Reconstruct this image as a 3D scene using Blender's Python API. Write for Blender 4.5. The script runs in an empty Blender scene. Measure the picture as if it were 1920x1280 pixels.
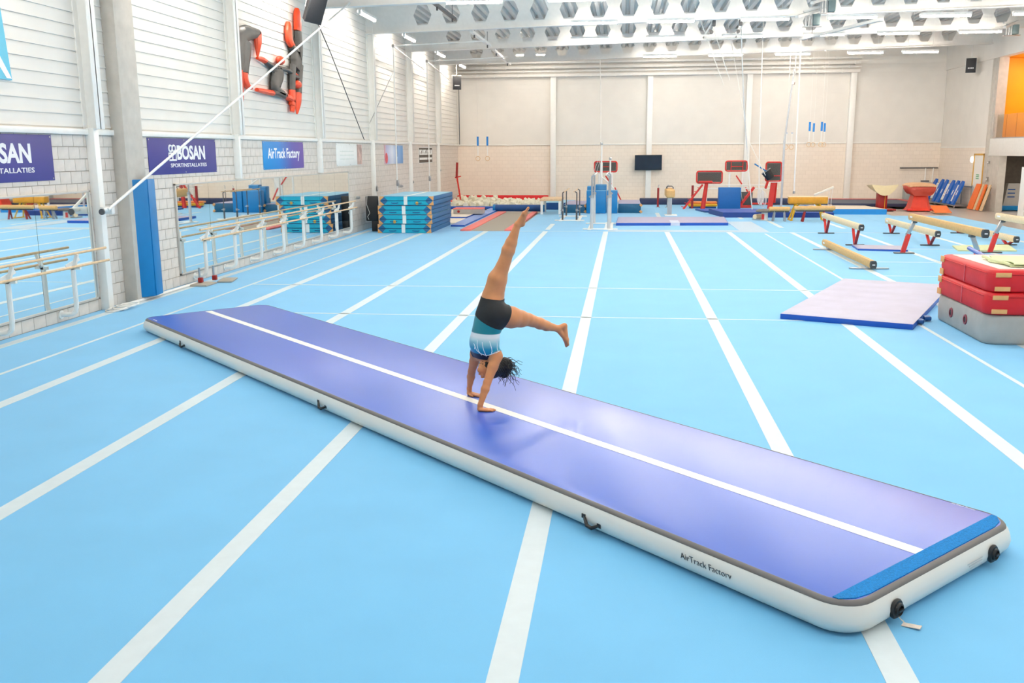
import bpy, bmesh, math, random
import numpy as np
from mathutils import Vector, Matrix, Euler
from mathutils.bvhtree import BVHTree

random.seed(7)
scene = bpy.context.scene
C = scene.collection
PI = math.pi

# ------------------------------------------------------------------ camera
F_PX, PITCH, YAW, ROLL, CAM_H = 1757.0, 0.2, 0.118, -0.0054, 2.6225
_fw = Vector((-math.sin(YAW) * math.cos(PITCH), math.cos(YAW) * math.cos(PITCH), -math.sin(PITCH)))
_r = Vector((math.cos(YAW), math.sin(YAW), 0))
_u = _r.cross(_fw)
_r2 = _r * math.cos(ROLL) + _u * math.sin(ROLL)
_u2 = -_r * math.sin(ROLL) + _u * math.cos(ROLL)
cam_data = bpy.data.cameras.new('camera')
cam_data.sensor_width = 36.0
cam_data.lens = F_PX / 1920.0 * 36.0
cam_data.clip_end = 200
cam = bpy.data.objects.new('camera', cam_data)
C.objects.link(cam)
cam.matrix_world = Matrix((( _r2.x, _u2.x, -_fw.x, 0), (_r2.y, _u2.y, -_fw.y, 0), (_r2.z, _u2.z, -_fw.z, CAM_H), (0, 0, 0, 1)))
scene.camera = cam

# ------------------------------------------------------------------ world, light level, exposure
world = bpy.data.worlds.new('world')
scene.world = world
world.use_nodes = True
world.node_tree.nodes['Background'].inputs[0].default_value = (0.9, 0.95, 1.0, 1)
world.node_tree.nodes['Background'].inputs[1].default_value = 0.4
TUBE_LIGHT = 72.0          # emission of the ceiling tube lights
vs = scene.view_settings
vs.view_transform = 'Standard'
vs.look = 'None'
vs.gamma = 1.0
vs.use_curve_mapping = False
vs.exposure = 0.84
scene.cycles.use_denoising = True
scene.cycles.max_bounces = 8
scene.cycles.diffuse_bounces = 5
scene.cycles.use_adaptive_sampling = True
scene.cycles.adaptive_threshold = 0.05
scene.cycles.glossy_bounces = 4
scene.cycles.transmission_bounces = 6
scene.cycles.sample_clamp_indirect = 4.0
scene.cycles.caustics_reflective = True
scene.cycles.caustics_refractive = False

# ------------------------------------------------------------------ helpers
def lin(c):
    return c / 12.92 if c <= 0.04045 else ((c + 0.055) / 1.055) ** 2.4
def rgb(h):
    h = h.lstrip('#')
    return tuple(lin(int(h[i:i + 2], 16) / 255) for i in (0, 2, 4)) + (1,)

MATS = {}
def mat(name, hexc, rough=0.5, metal=0.0, vary=0.06, scale=8.0, bump=0.0, bscale=60.0, spec=0.5, emit=None, coat=0.0, sheen=0.0, wear=None):
    """procedural material: base colour with soft noise variation, optional fine relief"""
    if name in MATS:
        return MATS[name]
    m = bpy.data.materials.new(name)
    m.use_nodes = True
    nt = m.node_tree
    b = nt.nodes['Principled BSDF']
    col = rgb(hexc)
    tc = nt.nodes.new('ShaderNodeTexCoord')
    if vary > 0:
        n = nt.nodes.new('ShaderNodeTexNoise')
        n.inputs['Scale'].default_value = scale
        n.inputs['Detail'].default_value = 3
        nt.links.new(tc.outputs['Object'], n.inputs['Vector'])
        r = nt.nodes.new('ShaderNodeValToRGB')
        r.color_ramp.elements[0].position = 0.3
        r.color_ramp.elements[1].position = 0.7
        r.color_ramp.elements[0].color = tuple(max(0, v * (1 - vary)) for v in col[:3]) + (1,)
        r.color_ramp.elements[1].color = tuple(min(1, v * (1 + vary * .6)) for v in col[:3]) + (1,)
        nt.links.new(n.outputs['Fac'], r.inputs['Fac'])
        out = r.outputs['Color']
        if wear:
            wn = nt.nodes.new('ShaderNodeTexNoise')
            wn.inputs['Scale'].default_value = wear[1]
            wn.inputs['Detail'].default_value = 6
            nt.links.new(tc.outputs['Object'], wn.inputs['Vector'])
            wr = nt.nodes.new('ShaderNodeValToRGB')
            wr.color_ramp.elements[0].position = wear[2]
            wr.color_ramp.elements[1].position = wear[2] + .12
            nt.links.new(wn.outputs['Fac'], wr.inputs['Fac'])
            mx = nt.nodes.new('ShaderNodeMixRGB')
            mx.inputs[2].default_value = rgb(wear[0])
            nt.links.new(wr.outputs['Color'], mx.inputs[0])
            nt.links.new(out, mx.inputs[1])
            out = mx.outputs[0]
        nt.links.new(out, b.inputs['Base Color'])
    else:
        b.inputs['Base Color'].default_value = col
    b.inputs['Roughness'].default_value = rough
    b.inputs['Metallic'].default_value = metal
    b.inputs['Specular IOR Level'].default_value = spec
    b.inputs['Coat Weight'].default_value = coat
    b.inputs['Sheen Weight'].default_value = sheen
    if bump > 0:
        bn = nt.nodes.new('ShaderNodeTexNoise')
        bn.inputs['Scale'].default_value = bscale
        bn.inputs['Detail'].default_value = 4
        nt.links.new(tc.outputs['Object'], bn.inputs['Vector'])
        bp = nt.nodes.new('ShaderNodeBump')
        bp.inputs['Strength'].default_value = bump
        bp.inputs['Distance'].default_value = 0.01
        nt.links.new(bn.outputs['Fac'], bp.inputs['Height'])
        nt.links.new(bp.outputs['Normal'], b.inputs['Normal'])
    if emit:
        b.inputs['Emission Color'].default_value = rgb(emit[0])
        b.inputs['Emission Strength'].default_value = emit[1]
    MATS[name] = m
    return m

def BM():
    return bmesh.new()

def _xf(c, rot):
    M = Matrix.Translation(Vector(c))
    if rot is not None:
        M = M @ (rot.to_4x4() if isinstance(rot, Matrix) else Euler(rot).to_matrix().to_4x4())
    return M

def box(bm, c, s, rot=None, bev=0.0, seg=2, mi=0):
    g = bmesh.ops.create_cube(bm, size=1.0, matrix=_xf(c, rot) @ Matrix.Diagonal((s[0], s[1], s[2], 1)))
    vs_ = g['verts']
    if bev > 0:
        es = list({e for v in vs_ for e in v.link_edges})
        r = bmesh.ops.bevel(bm, geom=es, offset=min(bev, min(s) * .49), segments=seg, profile=0.5, affect='EDGES')
        fs = set(r['faces'])
        for v in r['verts']:
            fs.update(v.link_faces)
    else:
        fs = {f for v in vs_ for f in v.link_faces}
    for f in fs:
        f.material_index = mi
    return bm

def bb(bm, x0, x1, y0, y1, z0, z1, bev=0.0, seg=2, mi=0):
    return box(bm, ((x0 + x1) / 2, (y0 + y1) / 2, (z0 + z1) / 2), (abs(x1 - x0), abs(y1 - y0), abs(z1 - z0)), None, bev, seg, mi)

def cyl(bm, a, b, r, r2=None, n=12, mi=0):
    a, b = Vector(a), Vector(b)
    d = b - a
    M = Matrix.Translation((a + b) / 2) @ d.to_track_quat('Z', 'Y').to_matrix().to_4x4()
    g = bmesh.ops.create_cone(bm, cap_ends=True, segments=n, radius1=r, radius2=r if r2 is None else r2, depth=d.length, matrix=M)
    for v in g['verts']:
        for f in v.link_faces:
            f.material_index = mi
    return bm

def bar(bm, a, b, w, h, mi=0, bev=0.0, up=(0, 0, 1)):
    """box of section w (sideways) x h (up) running from a to b"""
    a, b = Vector(a), Vector(b)
    d = (b - a)
    L = d.length
    y = d.normalized()
    x = y.cross(Vector(up))
    if x.length < 1e-4:
        x = y.cross(Vector((0, 1, 0)))
    x.normalize()
    z = x.cross(y)
    R = Matrix((x, y, z)).transposed()
    return box(bm, (a + b) / 2, (w, L, h), R, bev, 2, mi)

def tube(bm, pts, r, n=8, closed=False, mi=0, cap=True):
    P = [Vector(p) for p in pts]
    rr = r if isinstance(r, (list, tuple)) else [r] * len(P)
    N = len(P)
    rings = []
    nrm = None
    for i in range(N):
        if closed:
            t = P[(i + 1) % N] - P[i - 1]
        else:
            t = P[min(i + 1, N - 1)] - P[max(i - 1, 0)]
        t.normalize()
        if nrm is None:
            nrm = t.orthogonal().normalized()
        nrm = (nrm - t * nrm.dot(t))
        if nrm.length < 1e-6:
            nrm = t.orthogonal()
        nrm.normalize()
        bi = t.cross(nrm)
        rings.append([bm.verts.new(P[i] + (nrm * math.cos(2 * PI * k / n) + bi * math.sin(2 * PI * k / n)) * rr[i]) for k in range(n)])
    for i in range(N if closed else N - 1):
        A, B_ = rings[i], rings[(i + 1) % N]
        for k in range(n):
            f = bm.faces.new((A[k], A[(k + 1) % n], B_[(k + 1) % n], B_[k]))
            f.material_index = mi
    if cap and not closed:
        bm.faces.new(list(reversed(rings[0]))).material_index = mi
        bm.faces.new(rings[-1]).material_index = mi
    return bm

def lathe(bm, prof, n=20, c=(0, 0, 0), mi=0):
    c = Vector(c)
    rings = [[bm.verts.new(c + Vector((r * math.cos(2 * PI * k / n), r * math.sin(2 * PI * k / n), z))) for k in range(n)] for r, z in prof]
    for A, B_ in zip(rings, rings[1:]):
        for k in range(n):
            bm.faces.new((A[k], A[(k + 1) % n], B_[(k + 1) % n], B_[k])).material_index = mi
    bm.faces.new(list(reversed(rings[0]))).material_index = mi
    bm.faces.new(rings[-1]).material_index = mi
    return bm

def prism(bm, poly, h, M=None, mi=0):
    """closed 2-D outline (counter clockwise) in XY extruded by h along Z, transformed by M"""
    M = M or Matrix.Identity(4)
    lo = [bm.verts.new(M @ Vector((x, y, 0))) for x, y in poly]
    hi = [bm.verts.new(M @ Vector((x, y, h))) for x, y in poly]
    n = len(poly)
    bm.faces.new(list(reversed(lo))).material_index = mi
    bm.faces.new(hi).material_index = mi
    for i in range(n):
        bm.faces.new((lo[i], lo[(i + 1) % n], hi[(i + 1) % n], hi[i])).material_index = mi
    return bm

def mesh_of(bm, name, sharp=0.6):
    bmesh.ops.recalc_face_normals(bm, faces=bm.faces)
    for f in bm.faces:
        f.smooth = True
    for e in bm.edges:
        if len(e.link_faces) == 2 and e.calc_face_angle(0) > sharp:
            e.smooth = False
    me = bpy.data.meshes.new(name)
    bm.to_mesh(me)
    bm.free()
    return me

def link(name, me, mats, parent=None, loc=None, rot=None):
    if mats is not None:
        for m in (mats if isinstance(mats, (list, tuple)) else [mats]):
            me.materials.append(m)
    o = bpy.data.objects.new(name, me)
    C.objects.link(o)
    if parent is not None:
        o.parent = parent
    if loc is not None:
        o.location = loc
    if rot is not None:
        o.rotation_euler = rot
    return o

def obj(name, bm, mats, parent=None, loc=None, rot=None, sharp=0.6, label=None):
    o = link(name, mesh_of(bm, name, sharp), mats, parent, loc, rot)
    if label:
        o['label'] = label
    return o

def tag(o, label, cat, group=None, kind=None):
    o['label'] = label
    o['category'] = cat
    if group:
        o['group'] = group
    if kind:
        o['kind'] = kind
    return o

def thing(name, label, cat, loc=(0, 0, 0), rotz=0.0, group=None):
    o = bpy.data.objects.new(name, None)
    C.objects.link(o)
    o.location = loc
    o.rotation_euler = (0, 0, rotz)
    o.empty_display_size = 0.1
    return tag(o, label, cat, group)

def struct(name, bm, mats, label=None, parent=None):
    o = obj(name, bm, mats, parent)
    if parent is None:
        o['kind'] = 'structure'
        if label:
            o['label'] = label
    return o

def dup(root, label, loc=None, rotz=None, group=None):
    r = root.copy()
    C.objects.link(r)
    if loc is not None:
        r.location = loc
    if rotz is not None:
        r.rotation_euler = (0, 0, rotz)
    r['label'] = label
    if group:
        r['group'] = group
    for ch in list(root.children):
        c = ch.copy()
        C.objects.link(c)
        c.parent = r
        for g in ch.children:
            d = g.copy()
            C.objects.link(d)
            d.parent = c
    return r

def text(name, body, size, M, material, parent, extrude=0.002, bold=0.0, squeeze=1.0, align='LEFT', spacing=1.0):
    cu = bpy.data.curves.new(name, 'FONT')
    cu.body = body
    cu.size = size
    cu.extrude = extrude
    cu.offset = bold
    cu.align_x = align
    cu.space_character = spacing
    cu.resolution_u = 3
    tmp = bpy.data.objects.new(name + '_tmp', cu)
    C.objects.link(tmp)
    bpy.context.view_layer.update()
    me = bpy.data.meshes.new_from_object(tmp)
    bpy.data.objects.remove(tmp)
    bpy.data.curves.remove(cu)
    me.transform(M @ Matrix.Diagonal((squeeze, 1, 1, 1)))
    me.materials.clear()
    return link(name, me, material, parent)

ORD = ['first', 'second', 'third', 'fourth', 'fifth', 'sixth', 'seventh', 'eighth', 'ninth', 'tenth', 'eleventh', 'twelfth']
# ------------------------------------------------------------------ materials
M_WALLWHITE = mat('white painted cladding', '#e8e5df', .55, vary=.03, scale=1.5)
M_STEEL_W = mat('white painted steel', '#f1f0ec', .45, vary=.03)
M_CONCRETE = mat('pale concrete', '#c9c3ba', .8, vary=.08, scale=5, bump=.15)
M_BLOCK = mat('pale grey concrete block', '#ded6ce', .85, vary=.08, scale=6, bump=.2, bscale=90)
M_MORTAR = mat('grey mortar', '#b8b0a7', .9, vary=.06)
M_LINO = mat('grey sports lino', '#b5aca4', .35, vary=.04, scale=3)
M_CARPET = mat('light blue gym carpet', '#6cbcec', .75, vary=.035, scale=1.3, bump=.12, bscale=250, sheen=.25)
M_TAPE = mat('white seam tape', '#d3dfe5', .6, vary=.03)
M_DECK = mat('galvanised roof deck', '#d5d5d2', .45, metal=.0, vary=.05)
M_BEAM = mat('white roof beam paint', '#eceae6', .5, vary=.03)
M_TUBE = mat('lit light diffuser', '#ffffff', .4, vary=0, emit=('#fff2e2', TUBE_LIGHT))
M_CHROME = mat('brushed steel', '#b8babd', .3, metal=.9, vary=.03)
M_DARKSTEEL = mat('dark steel tube', '#6a6a6c', .4, metal=.7, vary=.05)
M_BLACK = mat('black plastic', '#1d1f22', .5, vary=.08)
M_RUBBER = mat('dark grey rubber', '#3b3f44', .6, vary=.08)
M_WHITE = mat('white paint gloss', '#f2f2ef', .35, vary=.02)
M_WOOD = mat('pale beech wood', '#e2c29a', .45, vary=.12, scale=14)
M_TAN = mat('tan suede beam cover', '#d9ae74', .8, vary=.1, scale=16)
M_TANP = mat('pale tan beam cover', '#ecd3ad', .8, vary=.08, scale=16)
M_RED = mat('red painted steel', '#d8322b', .4, vary=.06)
M_DRED = mat('dark red painted steel', '#9c1f1f', .45, vary=.08)
M_ORANGE = mat('orange lacquered board', '#f2701d', .45, vary=.06)
M_BLUE = mat('blue vinyl', '#007abb', .42, vary=.06, scale=4)
M_BLUE2 = mat('deep blue vinyl', '#1553b5', .4, vary=.06, scale=4)
M_NAVY = mat('navy vinyl', '#0f4a8a', .45, vary=.08, scale=4)
M_TEAL = mat('bright teal vinyl', '#00acca', .5, vary=.05, scale=4)
M_SKYTOP = mat('light blue mat top', '#8fc9e6', .5, vary=.05, scale=3)
M_PATCH = mat('tan corner patch leather', '#e3a86c', .7, vary=.1)
M_LAV = mat('lavender grey vinyl', '#a3a1bd', .4, vary=.08, scale=3, bump=.25, bscale=7)
M_GREYV = mat('grey canvas', '#a9a7a3', .65, vary=.08, scale=5, bump=.3, bscale=9)
M_REDV = mat('red vinyl', '#d3141f', .55, vary=.07, scale=5, bump=.12, bscale=30)
M_CREAM = mat('cream mat cover', '#e9e0d2', .7, vary=.06, scale=3, bump=.2, bscale=6)
M_GREEN = mat('pale green rubber mat', '#ced5a8', .75, vary=.06, scale=4)
M_YELLOW = mat('yellow painted steel', '#eab21e', .45, vary=.06)
M_MUSTARD = mat('mustard leather', '#dc9b2c', .5, vary=.1, scale=9)
M_GLASS = mat('railing glass', '#e8f2ee', .03, vary=0, spec=.5)
_g = M_GLASS.node_tree.nodes['Principled BSDF']
_g.inputs['Transmission Weight'].default_value = 0.95
_g.inputs['IOR'].default_value = 1.08
M_MIRROR = mat('mirror silver', '#eef3f2', .015, metal=1.0, vary=0)
M_ROPE = mat('white rope', '#efeeea', .8, vary=.05, bump=.3, bscale=300)
M_SCREEN = mat('switched off screen', '#14263a', .12, vary=.05, scale=2)
M_MESHDARK = mat('dark trampoline bed', '#54524e', .7, vary=.25, scale=30)
M_FOAM = mat('cream foam', '#e6e4d2', .95, vary=.08, scale=12, bump=.3)
M_OCHRE = mat('orange yellow wall paint', '#f5a800', .6, vary=.04, scale=2)

# ------------------------------------------------------------------ the hall
WL, WR, YB, YF = -8.85, 15.85, 50.5, -7.0
BRICK_TOP = 2.93
def roof_z(x):                       # underside line of the roof beams, rises gently to one side
    return 6.60 + 0.0205 * (x + 8.7)

# floor: grey lino slab, on it the carpet rolls and their white seam tapes
bm = BM()
bb(bm, WL - .3, WR + 5.2, YF, YB + .2, -.25, -.035)
floor = struct('floor', bm, M_LINO, 'hall floor of grey lino laid over with light blue carpet rolls')
SX = [-0.564 + 2 * k for k in range(-5, 9)]
FAR_EDGE = 31.35
roll_meshes = {}
def carpet_piece(x0, x1, y0, y1):
    bm = BM()
    bb(bm, x0 + .002, x1 - .002, y0, y1, -.035, 0.0)
    return obj('carpet_roll', bm, M_CARPET, floor)
for i in range(len(SX) - 1):
    x0, x1 = max(SX[i], WL), min(SX[i + 1], 13.1)
    if x1 - x0 < .05:
        continue
    carpet_piece(x0, x1, YF, FAR_EDGE)
# beyond the floor edge line the same carpet goes on between the apparatus
for x0, x1, y0, y1 in [(WL, -5.42, 31.37, 42.0), (-3.62, -2.56, 31.37, 49.8), (-2.56, 1.44, 31.37, 49.8), (1.44, 5.44, 31.37, 49.8),
                       (5.44, 9.44, 31.37, 47.0), (9.44, 10.8, 31.37, 41.0), (10.8, 13.1, 31.37, 39.6)]:
    carpet_piece(x0, x1, y0, y1)
def tape(x0, y0, x1, y1, w):
    bm = BM()
    bar(bm, (x0, y0, .0015), (x1, y1, .0015), w, .003)
    obj('seam_tape', bm, M_TAPE, floor)
for x in SX:
    if -8.7 < x < 12:
        tape(x, YF, x, FAR_EDGE, .165 if x < 5 else .15)
for x, y0, y1 in [(-2.56, 32.0, 34.6), (-0.564, 32.0, 35.6), (1.44, 37.8, 41), (5.44, 33.3, 36.4), (7.44, 33, 36), (4.6, 37.5, 40)]:
    tape(x, y0, x, y1, .16)
tape(-7.49, YF, -7.49, 30.6, .06)
tape(4.52, YF, 4.52, 30.8, .06)
tape(-7.49, 18.19, 4.52, 18.19, .055)
tape(-6.4, 14.9, 4.52, 14.9, .05)
tape(5.5, 23.1, 11.2, 23.1, .05)
tape(5.5, 20.5, 9.0, 20.5, .05)
tape(5.5, 26.2, 12.5, 26.2, .05)
tape(-5.2, FAR_EDGE, 12.9, FAR_EDGE, .05)
bm = BM()
bar(bm, (-.5, 31.7, .004), (4.75, 31.7, .004), .62, .008)
bar(bm, (4.3, 32.0, .004), (4.3, 36.0, .004), .9, .008)
obj('white_runner', bm, mat('pale blue white runner', '#b4cade', .6, vary=.03), floor)

# left wall: mortar slab, 300 nearest blocks as parts, the rest as one part; cladding boards above
bm = BM()
bb(bm, WL - .3, WL - .014, YF, YB, -.035, 7.9)
wall_left = struct('wall_left', bm, M_MORTAR, 'long side wall of pale blocks below white cladding with banners and mirrors')
hide = [(10.9, 14.8, .25, 2.0), (18.0, 29.8, .22, 2.0), (10.9, 13.93, 2.25, 2.9), (16.96, 19.9, 2.25, 2.9), (22.7, 25.6, 2.25, 2.9),
        (28.7, 31.6, 2.25, 2.9), (34.7, 37.6, 2.25, 2.9)]
BLW, BLH, JT = 0.30, BRICK_TOP / 15, 0.010
blocks = []
for row in range(15):
    off = 0 if row % 2 else BLW / 2
    y = 9.0 - off
    while y < YB:
        z = row * BLH
        blocks.append((y, z))
        y += BLW
def covered(y, z):
    return any(a < y and y + BLW < b and c < z and z + BLH < d for a, b, c, d in hide)
vis = sorted((b for b in blocks if b[0] > 11.9 and not covered(*b)), key=lambda b: b[0])
near = vis[:300]
nset = set(near)
bm = BM()
bb(bm, -.012, 0.0, JT / 2, BLW - JT / 2, JT / 2, BLH - JT / 2)
block_me = mesh_of(bm, 'concrete_block')
block_me.materials.append(M_BLOCK)
for y, z in near:
    o = link('concrete_block', block_me, None, wall_left, (WL, y, z))
bm = BM()
for y, z in blocks:
    if (y, z) not in nset:
        bb(bm, WL - .012, WL, y + JT / 2, y + BLW - JT / 2, z + JT / 2, z + BLH - JT / 2)
o = obj('concrete_blocks', bm, M_BLOCK, wall_left)
o['kind'] = 'stuff'
COLS = [9.05, 15.0, 20.95, 26.9, 32.8, 38.75, 44.7]
CLH = 0.2
for k, (ya, yb) in enumerate(zip(COLS, COLS[1:] + [YB])):
    bm = BM()
    # one liner board: flat face with a lip at its lower edge
    bb(bm, -.012, 0, 0, yb - ya - .01, .02, CLH - .006)
    bb(bm, -.012, .012, 0, yb - ya - .01, .02, .045)
    me = mesh_of(bm, 'cladding_board')
    me.materials.append(M_WALLWHITE)
    for r in range(23):
        link('cladding_board', me, None, wall_left, (WL, ya + .005, 3.03 + r * CLH))
bm = BM()
bb(bm, WL - .012, WL, YF, 9.0, 0, 7.7)
bb(bm, WL - .013, WL - .0125 + .002, 9.0, YB, 3.0, 7.75)
obj('wall_panel', bm, M_WALLWHITE, wall_left)
bm = BM()
bb(bm, WL - .01, WL + .06, YF, YB, BRICK_TOP, 3.02, .006)
t = struct('trim_1', bm, M_STEEL_W, 'white ledge strip on top of the side wall blocks')
for i, y in enumerate(COLS):
    bm = BM()
    d, w = .24, .26
    bb(bm, WL, WL + d, y - .012, y + .012, 3.02, 7.0)                     # web
    bb(bm, WL + d - .02, WL + d, y - w / 2, y + w / 2, 3.02, 7.0, .004)    # flange
    bb(bm, WL, WL + .02, y - w / 2, y + w / 2, 3.02, 7.0)
    bb(bm, WL + .0, WL + .03, y + w / 2, y + w / 2 + .16, 3.02, 7.0)
    col = struct('column', bm, M_STEEL_W, 'white steel column against the side wall, %s from the back' % ORD[len(COLS) - 1 - i])
    bm = BM()
    pw = .08 if 14 < y < 16 else .055
    bb(bm, WL, WL + .15, y - pw, y + pw, 2.04 if 17.8 < y < 30 or y < 14 else 0, 3.04, .01)
    obj('lower_post', bm, M_WHITE, col)
bm = BM()
bb(bm, WL, WL + .24, 15.72, 16.36, 0, 7.2, .012)
struct('column', bm, M_CONCRETE, 'grey concrete column with blue padding at its foot')

# back wall
def brick_wall_mat(name, axis):
    m = bpy.data.materials.new(name)
    m.use_nodes = True
    nt = m.node_tree
    b = nt.nodes['Principled BSDF']
    tc = nt.nodes.new('ShaderNodeTexCoord')
    sp = nt.nodes.new('ShaderNodeSeparateXYZ')
    cb = nt.nodes.new('ShaderNodeCombineXYZ')
    br = nt.nodes.new('ShaderNodeTexBrick')
    nt.links.new(tc.outputs['Object'], sp.inputs[0])
    nt.links.new(sp.outputs[axis], cb.inputs[0])
    nt.links.new(sp.outputs[2], cb.inputs[1])
    nt.links.new(cb.outputs[0], br.inputs['Vector'])
    br.inputs['Scale'].default_value = 1.0
    br.inputs['Brick Width'].default_value = .30
    br.inputs['Row Height'].default_value = BLH
    br.inputs['Mortar Size'].default_value = .006
    br.inputs['Color1'].default_value = rgb('#f2e7da')
    br.inputs['Color2'].default_value = rgb('#eee3d6')
    br.inputs['Mortar'].default_value = rgb('#e2d6c9')
    nt.links.new(br.outputs['Color'], b.inputs['Base Color'])
    b.inputs['Roughness'].default_value = .85
    bp = nt.nodes.new('ShaderNodeBump')
    bp.inputs['Strength'].default_value = .4
    bp.inputs['Distance'].default_value = .01
    bp.invert = True
    nt.links.new(br.outputs['Fac'], bp.inputs['Height'])
    nt.links.new(bp.outputs['Normal'], b.inputs['Normal'])
    return m
M_BRICK_X = brick_wall_mat('far block wall', 0)
M_BRICK_Y = brick_wall_mat('side block wall', 1)
bm = BM()
bb(bm, WL - .3, WR + .3, YB, YB + .3, -.25, BRICK_TOP)
wall_back = struct('wall_back', bm, M_BRICK_X, 'end wall of beige blocks below white cladding')
bm = BM()
bb(bm, WL - .3, WR + .3, YB + .01, YB + .3, BRICK_TOP, 8.2)
obj('cladding_sheet', bm, M_WALLWHITE, wall_back)
bm = BM()
for r in range(22):                                   # liner boards, each about seven pixels tall in the photo
    z = 3.02 + r * CLH
    bb(bm, WL, WR, YB - .006, YB + .012, z + .008, z + CLH - .004)
o = obj('cladding_boards', bm, M_WALLWHITE, wall_back)
o['kind'] = 'stuff'
bm = BM()
bb(bm, WL, WR, YB - .05, YB + .02, BRICK_TOP, 3.0, .004)
struct('trim_2', bm, M_STEEL_W, 'white ledge strip on top of the end wall blocks')
BCOL = [-3.73, 1.27, 6.27, 11.36]
for i, x in enumerate(BCOL):
    bm = BM()
    bb(bm, x - .14, x + .14, YB - .26, YB, 0, 6.55, .008)
    struct('column', bm, M_WHITE, 'white column on the end wall, %s from the side with the foam pit' % ORD[i])
# tie beams high on the end wall
for i, (z, h, y, d) in enumerate([(6.40, .14, 50.2, .2), (6.62, .07, 49.9, .1), (6.80, .12, 50.1, .16), (7.05, .1, 50.0, .14)]):
    bm = BM()
    bb(bm, WL, 11.6, y - d / 2, y + d / 2, z, z + h, .006)
    for k in range(16):
        xx = WL + .8 + k * 1.25 + i * .3
        bb(bm, xx, xx + .05, y - d / 2 - .015, y + d / 2 + .015, z - .02, z + h + .02)
    struct('beam', bm, M_BEAM, 'white tie beam high on the end wall, %s from below' % ORD[i])

def tube_light(loc, rotz, label, length=1.45):
    t = thing('tube_light', label, 'light', loc, rotz, 'ceiling tube lights')
    bm = BM()
    box(bm, (0, 0, .085), (length + .06, .14, .035), None, .01)
    for sy in (-1, 1):
        box(bm, (0, sy * .067, .055), (length + .06, .008, .07))  # side flaps added to keep direct tube light off the beam webs
    box(bm, (-length / 2 - .015, 0, .02), (.03, .09, .14), None, .01)
    box(bm, (length / 2 + .015, 0, .02), (.03, .09, .14), None, .01)
    up = roof_z(loc[0]) + 1.02 - loc[2] if loc[0] < WR else (6.44 if loc[2] > 4 else 2.39) - loc[2]
    for sx in (-.35, .35):
        cyl(bm, (length * sx, 0, .1), (length * sx, 0, up), .006, n=6)
    obj('housing', bm, M_WHITE, t)
    bm = BM()
    box(bm, (0, 0, 0), (length, .1, .07), None, .025, 1)
    obj('diffuser', bm, M_TUBE, t)
    return t
# right wall, with a door, a dark store opening and a balcony above it
YC = 44.3          # far edge of the openings
bm = BM()
bb(bm, WR, WR + .3, YC, YB, -.035, 2.72)
wall_right = struct('wall_right', bm, M_BRICK_Y, 'side wall of beige blocks with a door below white panelling')
bm = BM()
bb(bm, WR + .02, WR + .3, YC, YB, 2.72, 8.2)
obj('wall_panel', bm, M_WALLWHITE, wall_right)
bm = BM()
bb(bm, WR - .06, WR + .3, YC - 18, YB, 6.45, 8.2)
obj('top_band', bm, M_WALLWHITE, wall_right)
bm = BM()
bb(bm, WR - .02, WR + .3, 25, YC, 2.33, 3.06, .01)
obj('balcony_edge', bm, M_STEEL_W, wall_right)
bm = BM()
bb(bm, WR, WR + .3, 42.75, YC, -.035, 2.4)
obj('wall_pier', bm, M_CONCRETE, wall_right)
bm = BM()
bb(bm, WR, WR + .3, YF, 39.4, -.035, 2.4)
obj('wall_pier', bm, M_BRICK_Y, wall_right)
bm = BM()
bb(bm, WR, WR + .3, YF, 25.2, 2.3, 8.2)
obj('wall_panel', bm, M_WALLWHITE, wall_right)
bm = BM()
bb(bm, WR - .04, WR + .06, 43.95, 44.35, -.0, 6.5, .01)
bb(bm, WR + .0, WR + .4, 43.75, 44.05, 3.06, 6.5)
obj('pillar', bm, M_CONCRETE, wall_right)
# store room behind the opening
bm = BM()
bb(bm, WR + 4.0, WR + 4.2, 38, YC, -.1, 2.6)
bb(bm, WR + .3, WR + 4.2, YC - .2, YC, -.1, 2.4)
bb(bm, WR + .3, WR + 4.2, 38.0, 38.2, -.1, 2.6)
bb(bm, WR + .3, WR + 4.2, 38.0, YC, 2.4, 2.6)
struct('wall_store', bm, mat('dim store wall', '#6a635b', .9, vary=.1), 'grey walls inside the dark store opening')
tube_light((WR + 2.2, 41.0, 2.25), PI / 2, 'added tube light brightening the dim store', 1.45)  # unseen lamp added so the store interior does not go black
# balcony recess
bm = BM()
bb(bm, WR + 4.0, WR + 4.2, 25, YC + .2, 2.6, 6.6)
bb(bm, WR + .3, WR + 4.2, YC, YC + .2, 2.6, 6.6)
bb(bm, WR + .3, WR + 4.2, 25, YC + .2, 6.45, 6.6)
struct('wall_balcony', bm, M_OCHRE, 'orange yellow walls of the balcony recess')
bm = BM()
bb(bm, WR + .3, WR + 4.2, 25, YC + .2, 2.6, 3.0)
struct('floor_balcony', bm, M_CONCRETE, 'grey balcony floor slab')
for i, y in enumerate((42.6, 38.0, 33.0)):
    tube_light((WR + 1.6, y, 6.28), PI / 2, 'added tube light brightening the balcony recess, %s from the end wall' % ORD[i], 1.45)  # unseen lamps added to light up the orange recess
rail = thing('glass_railing', 'clear glass balustrade along the balcony edge', 'railing', (WR + .12, 0, 3.06))
for k in range(12):
    bm = BM()
    bb(bm, -.006, .006, 43.7 - 1.05 * (k + 1) + .02, 43.7 - 1.05 * k, 0.0, 1.0)
    obj('glass_pane', bm, M_GLASS, rail)
bm = BM()
bb(bm, -.03, .03, 25.3, 43.75, -.01, .04)
obj('base_channel', bm, M_CHROME, rail)
bm = BM()
bb(bm, WR - .01, WR + .1, 49.5, 50.5, 2.68, 2.74)
bb(bm, WR - .02, WR + .1, YC, 50.5, 2.68, 2.73)
struct('trim_3', bm, M_STEEL_W, 'thin white rail between blocks and panelling beside the door')
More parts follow.
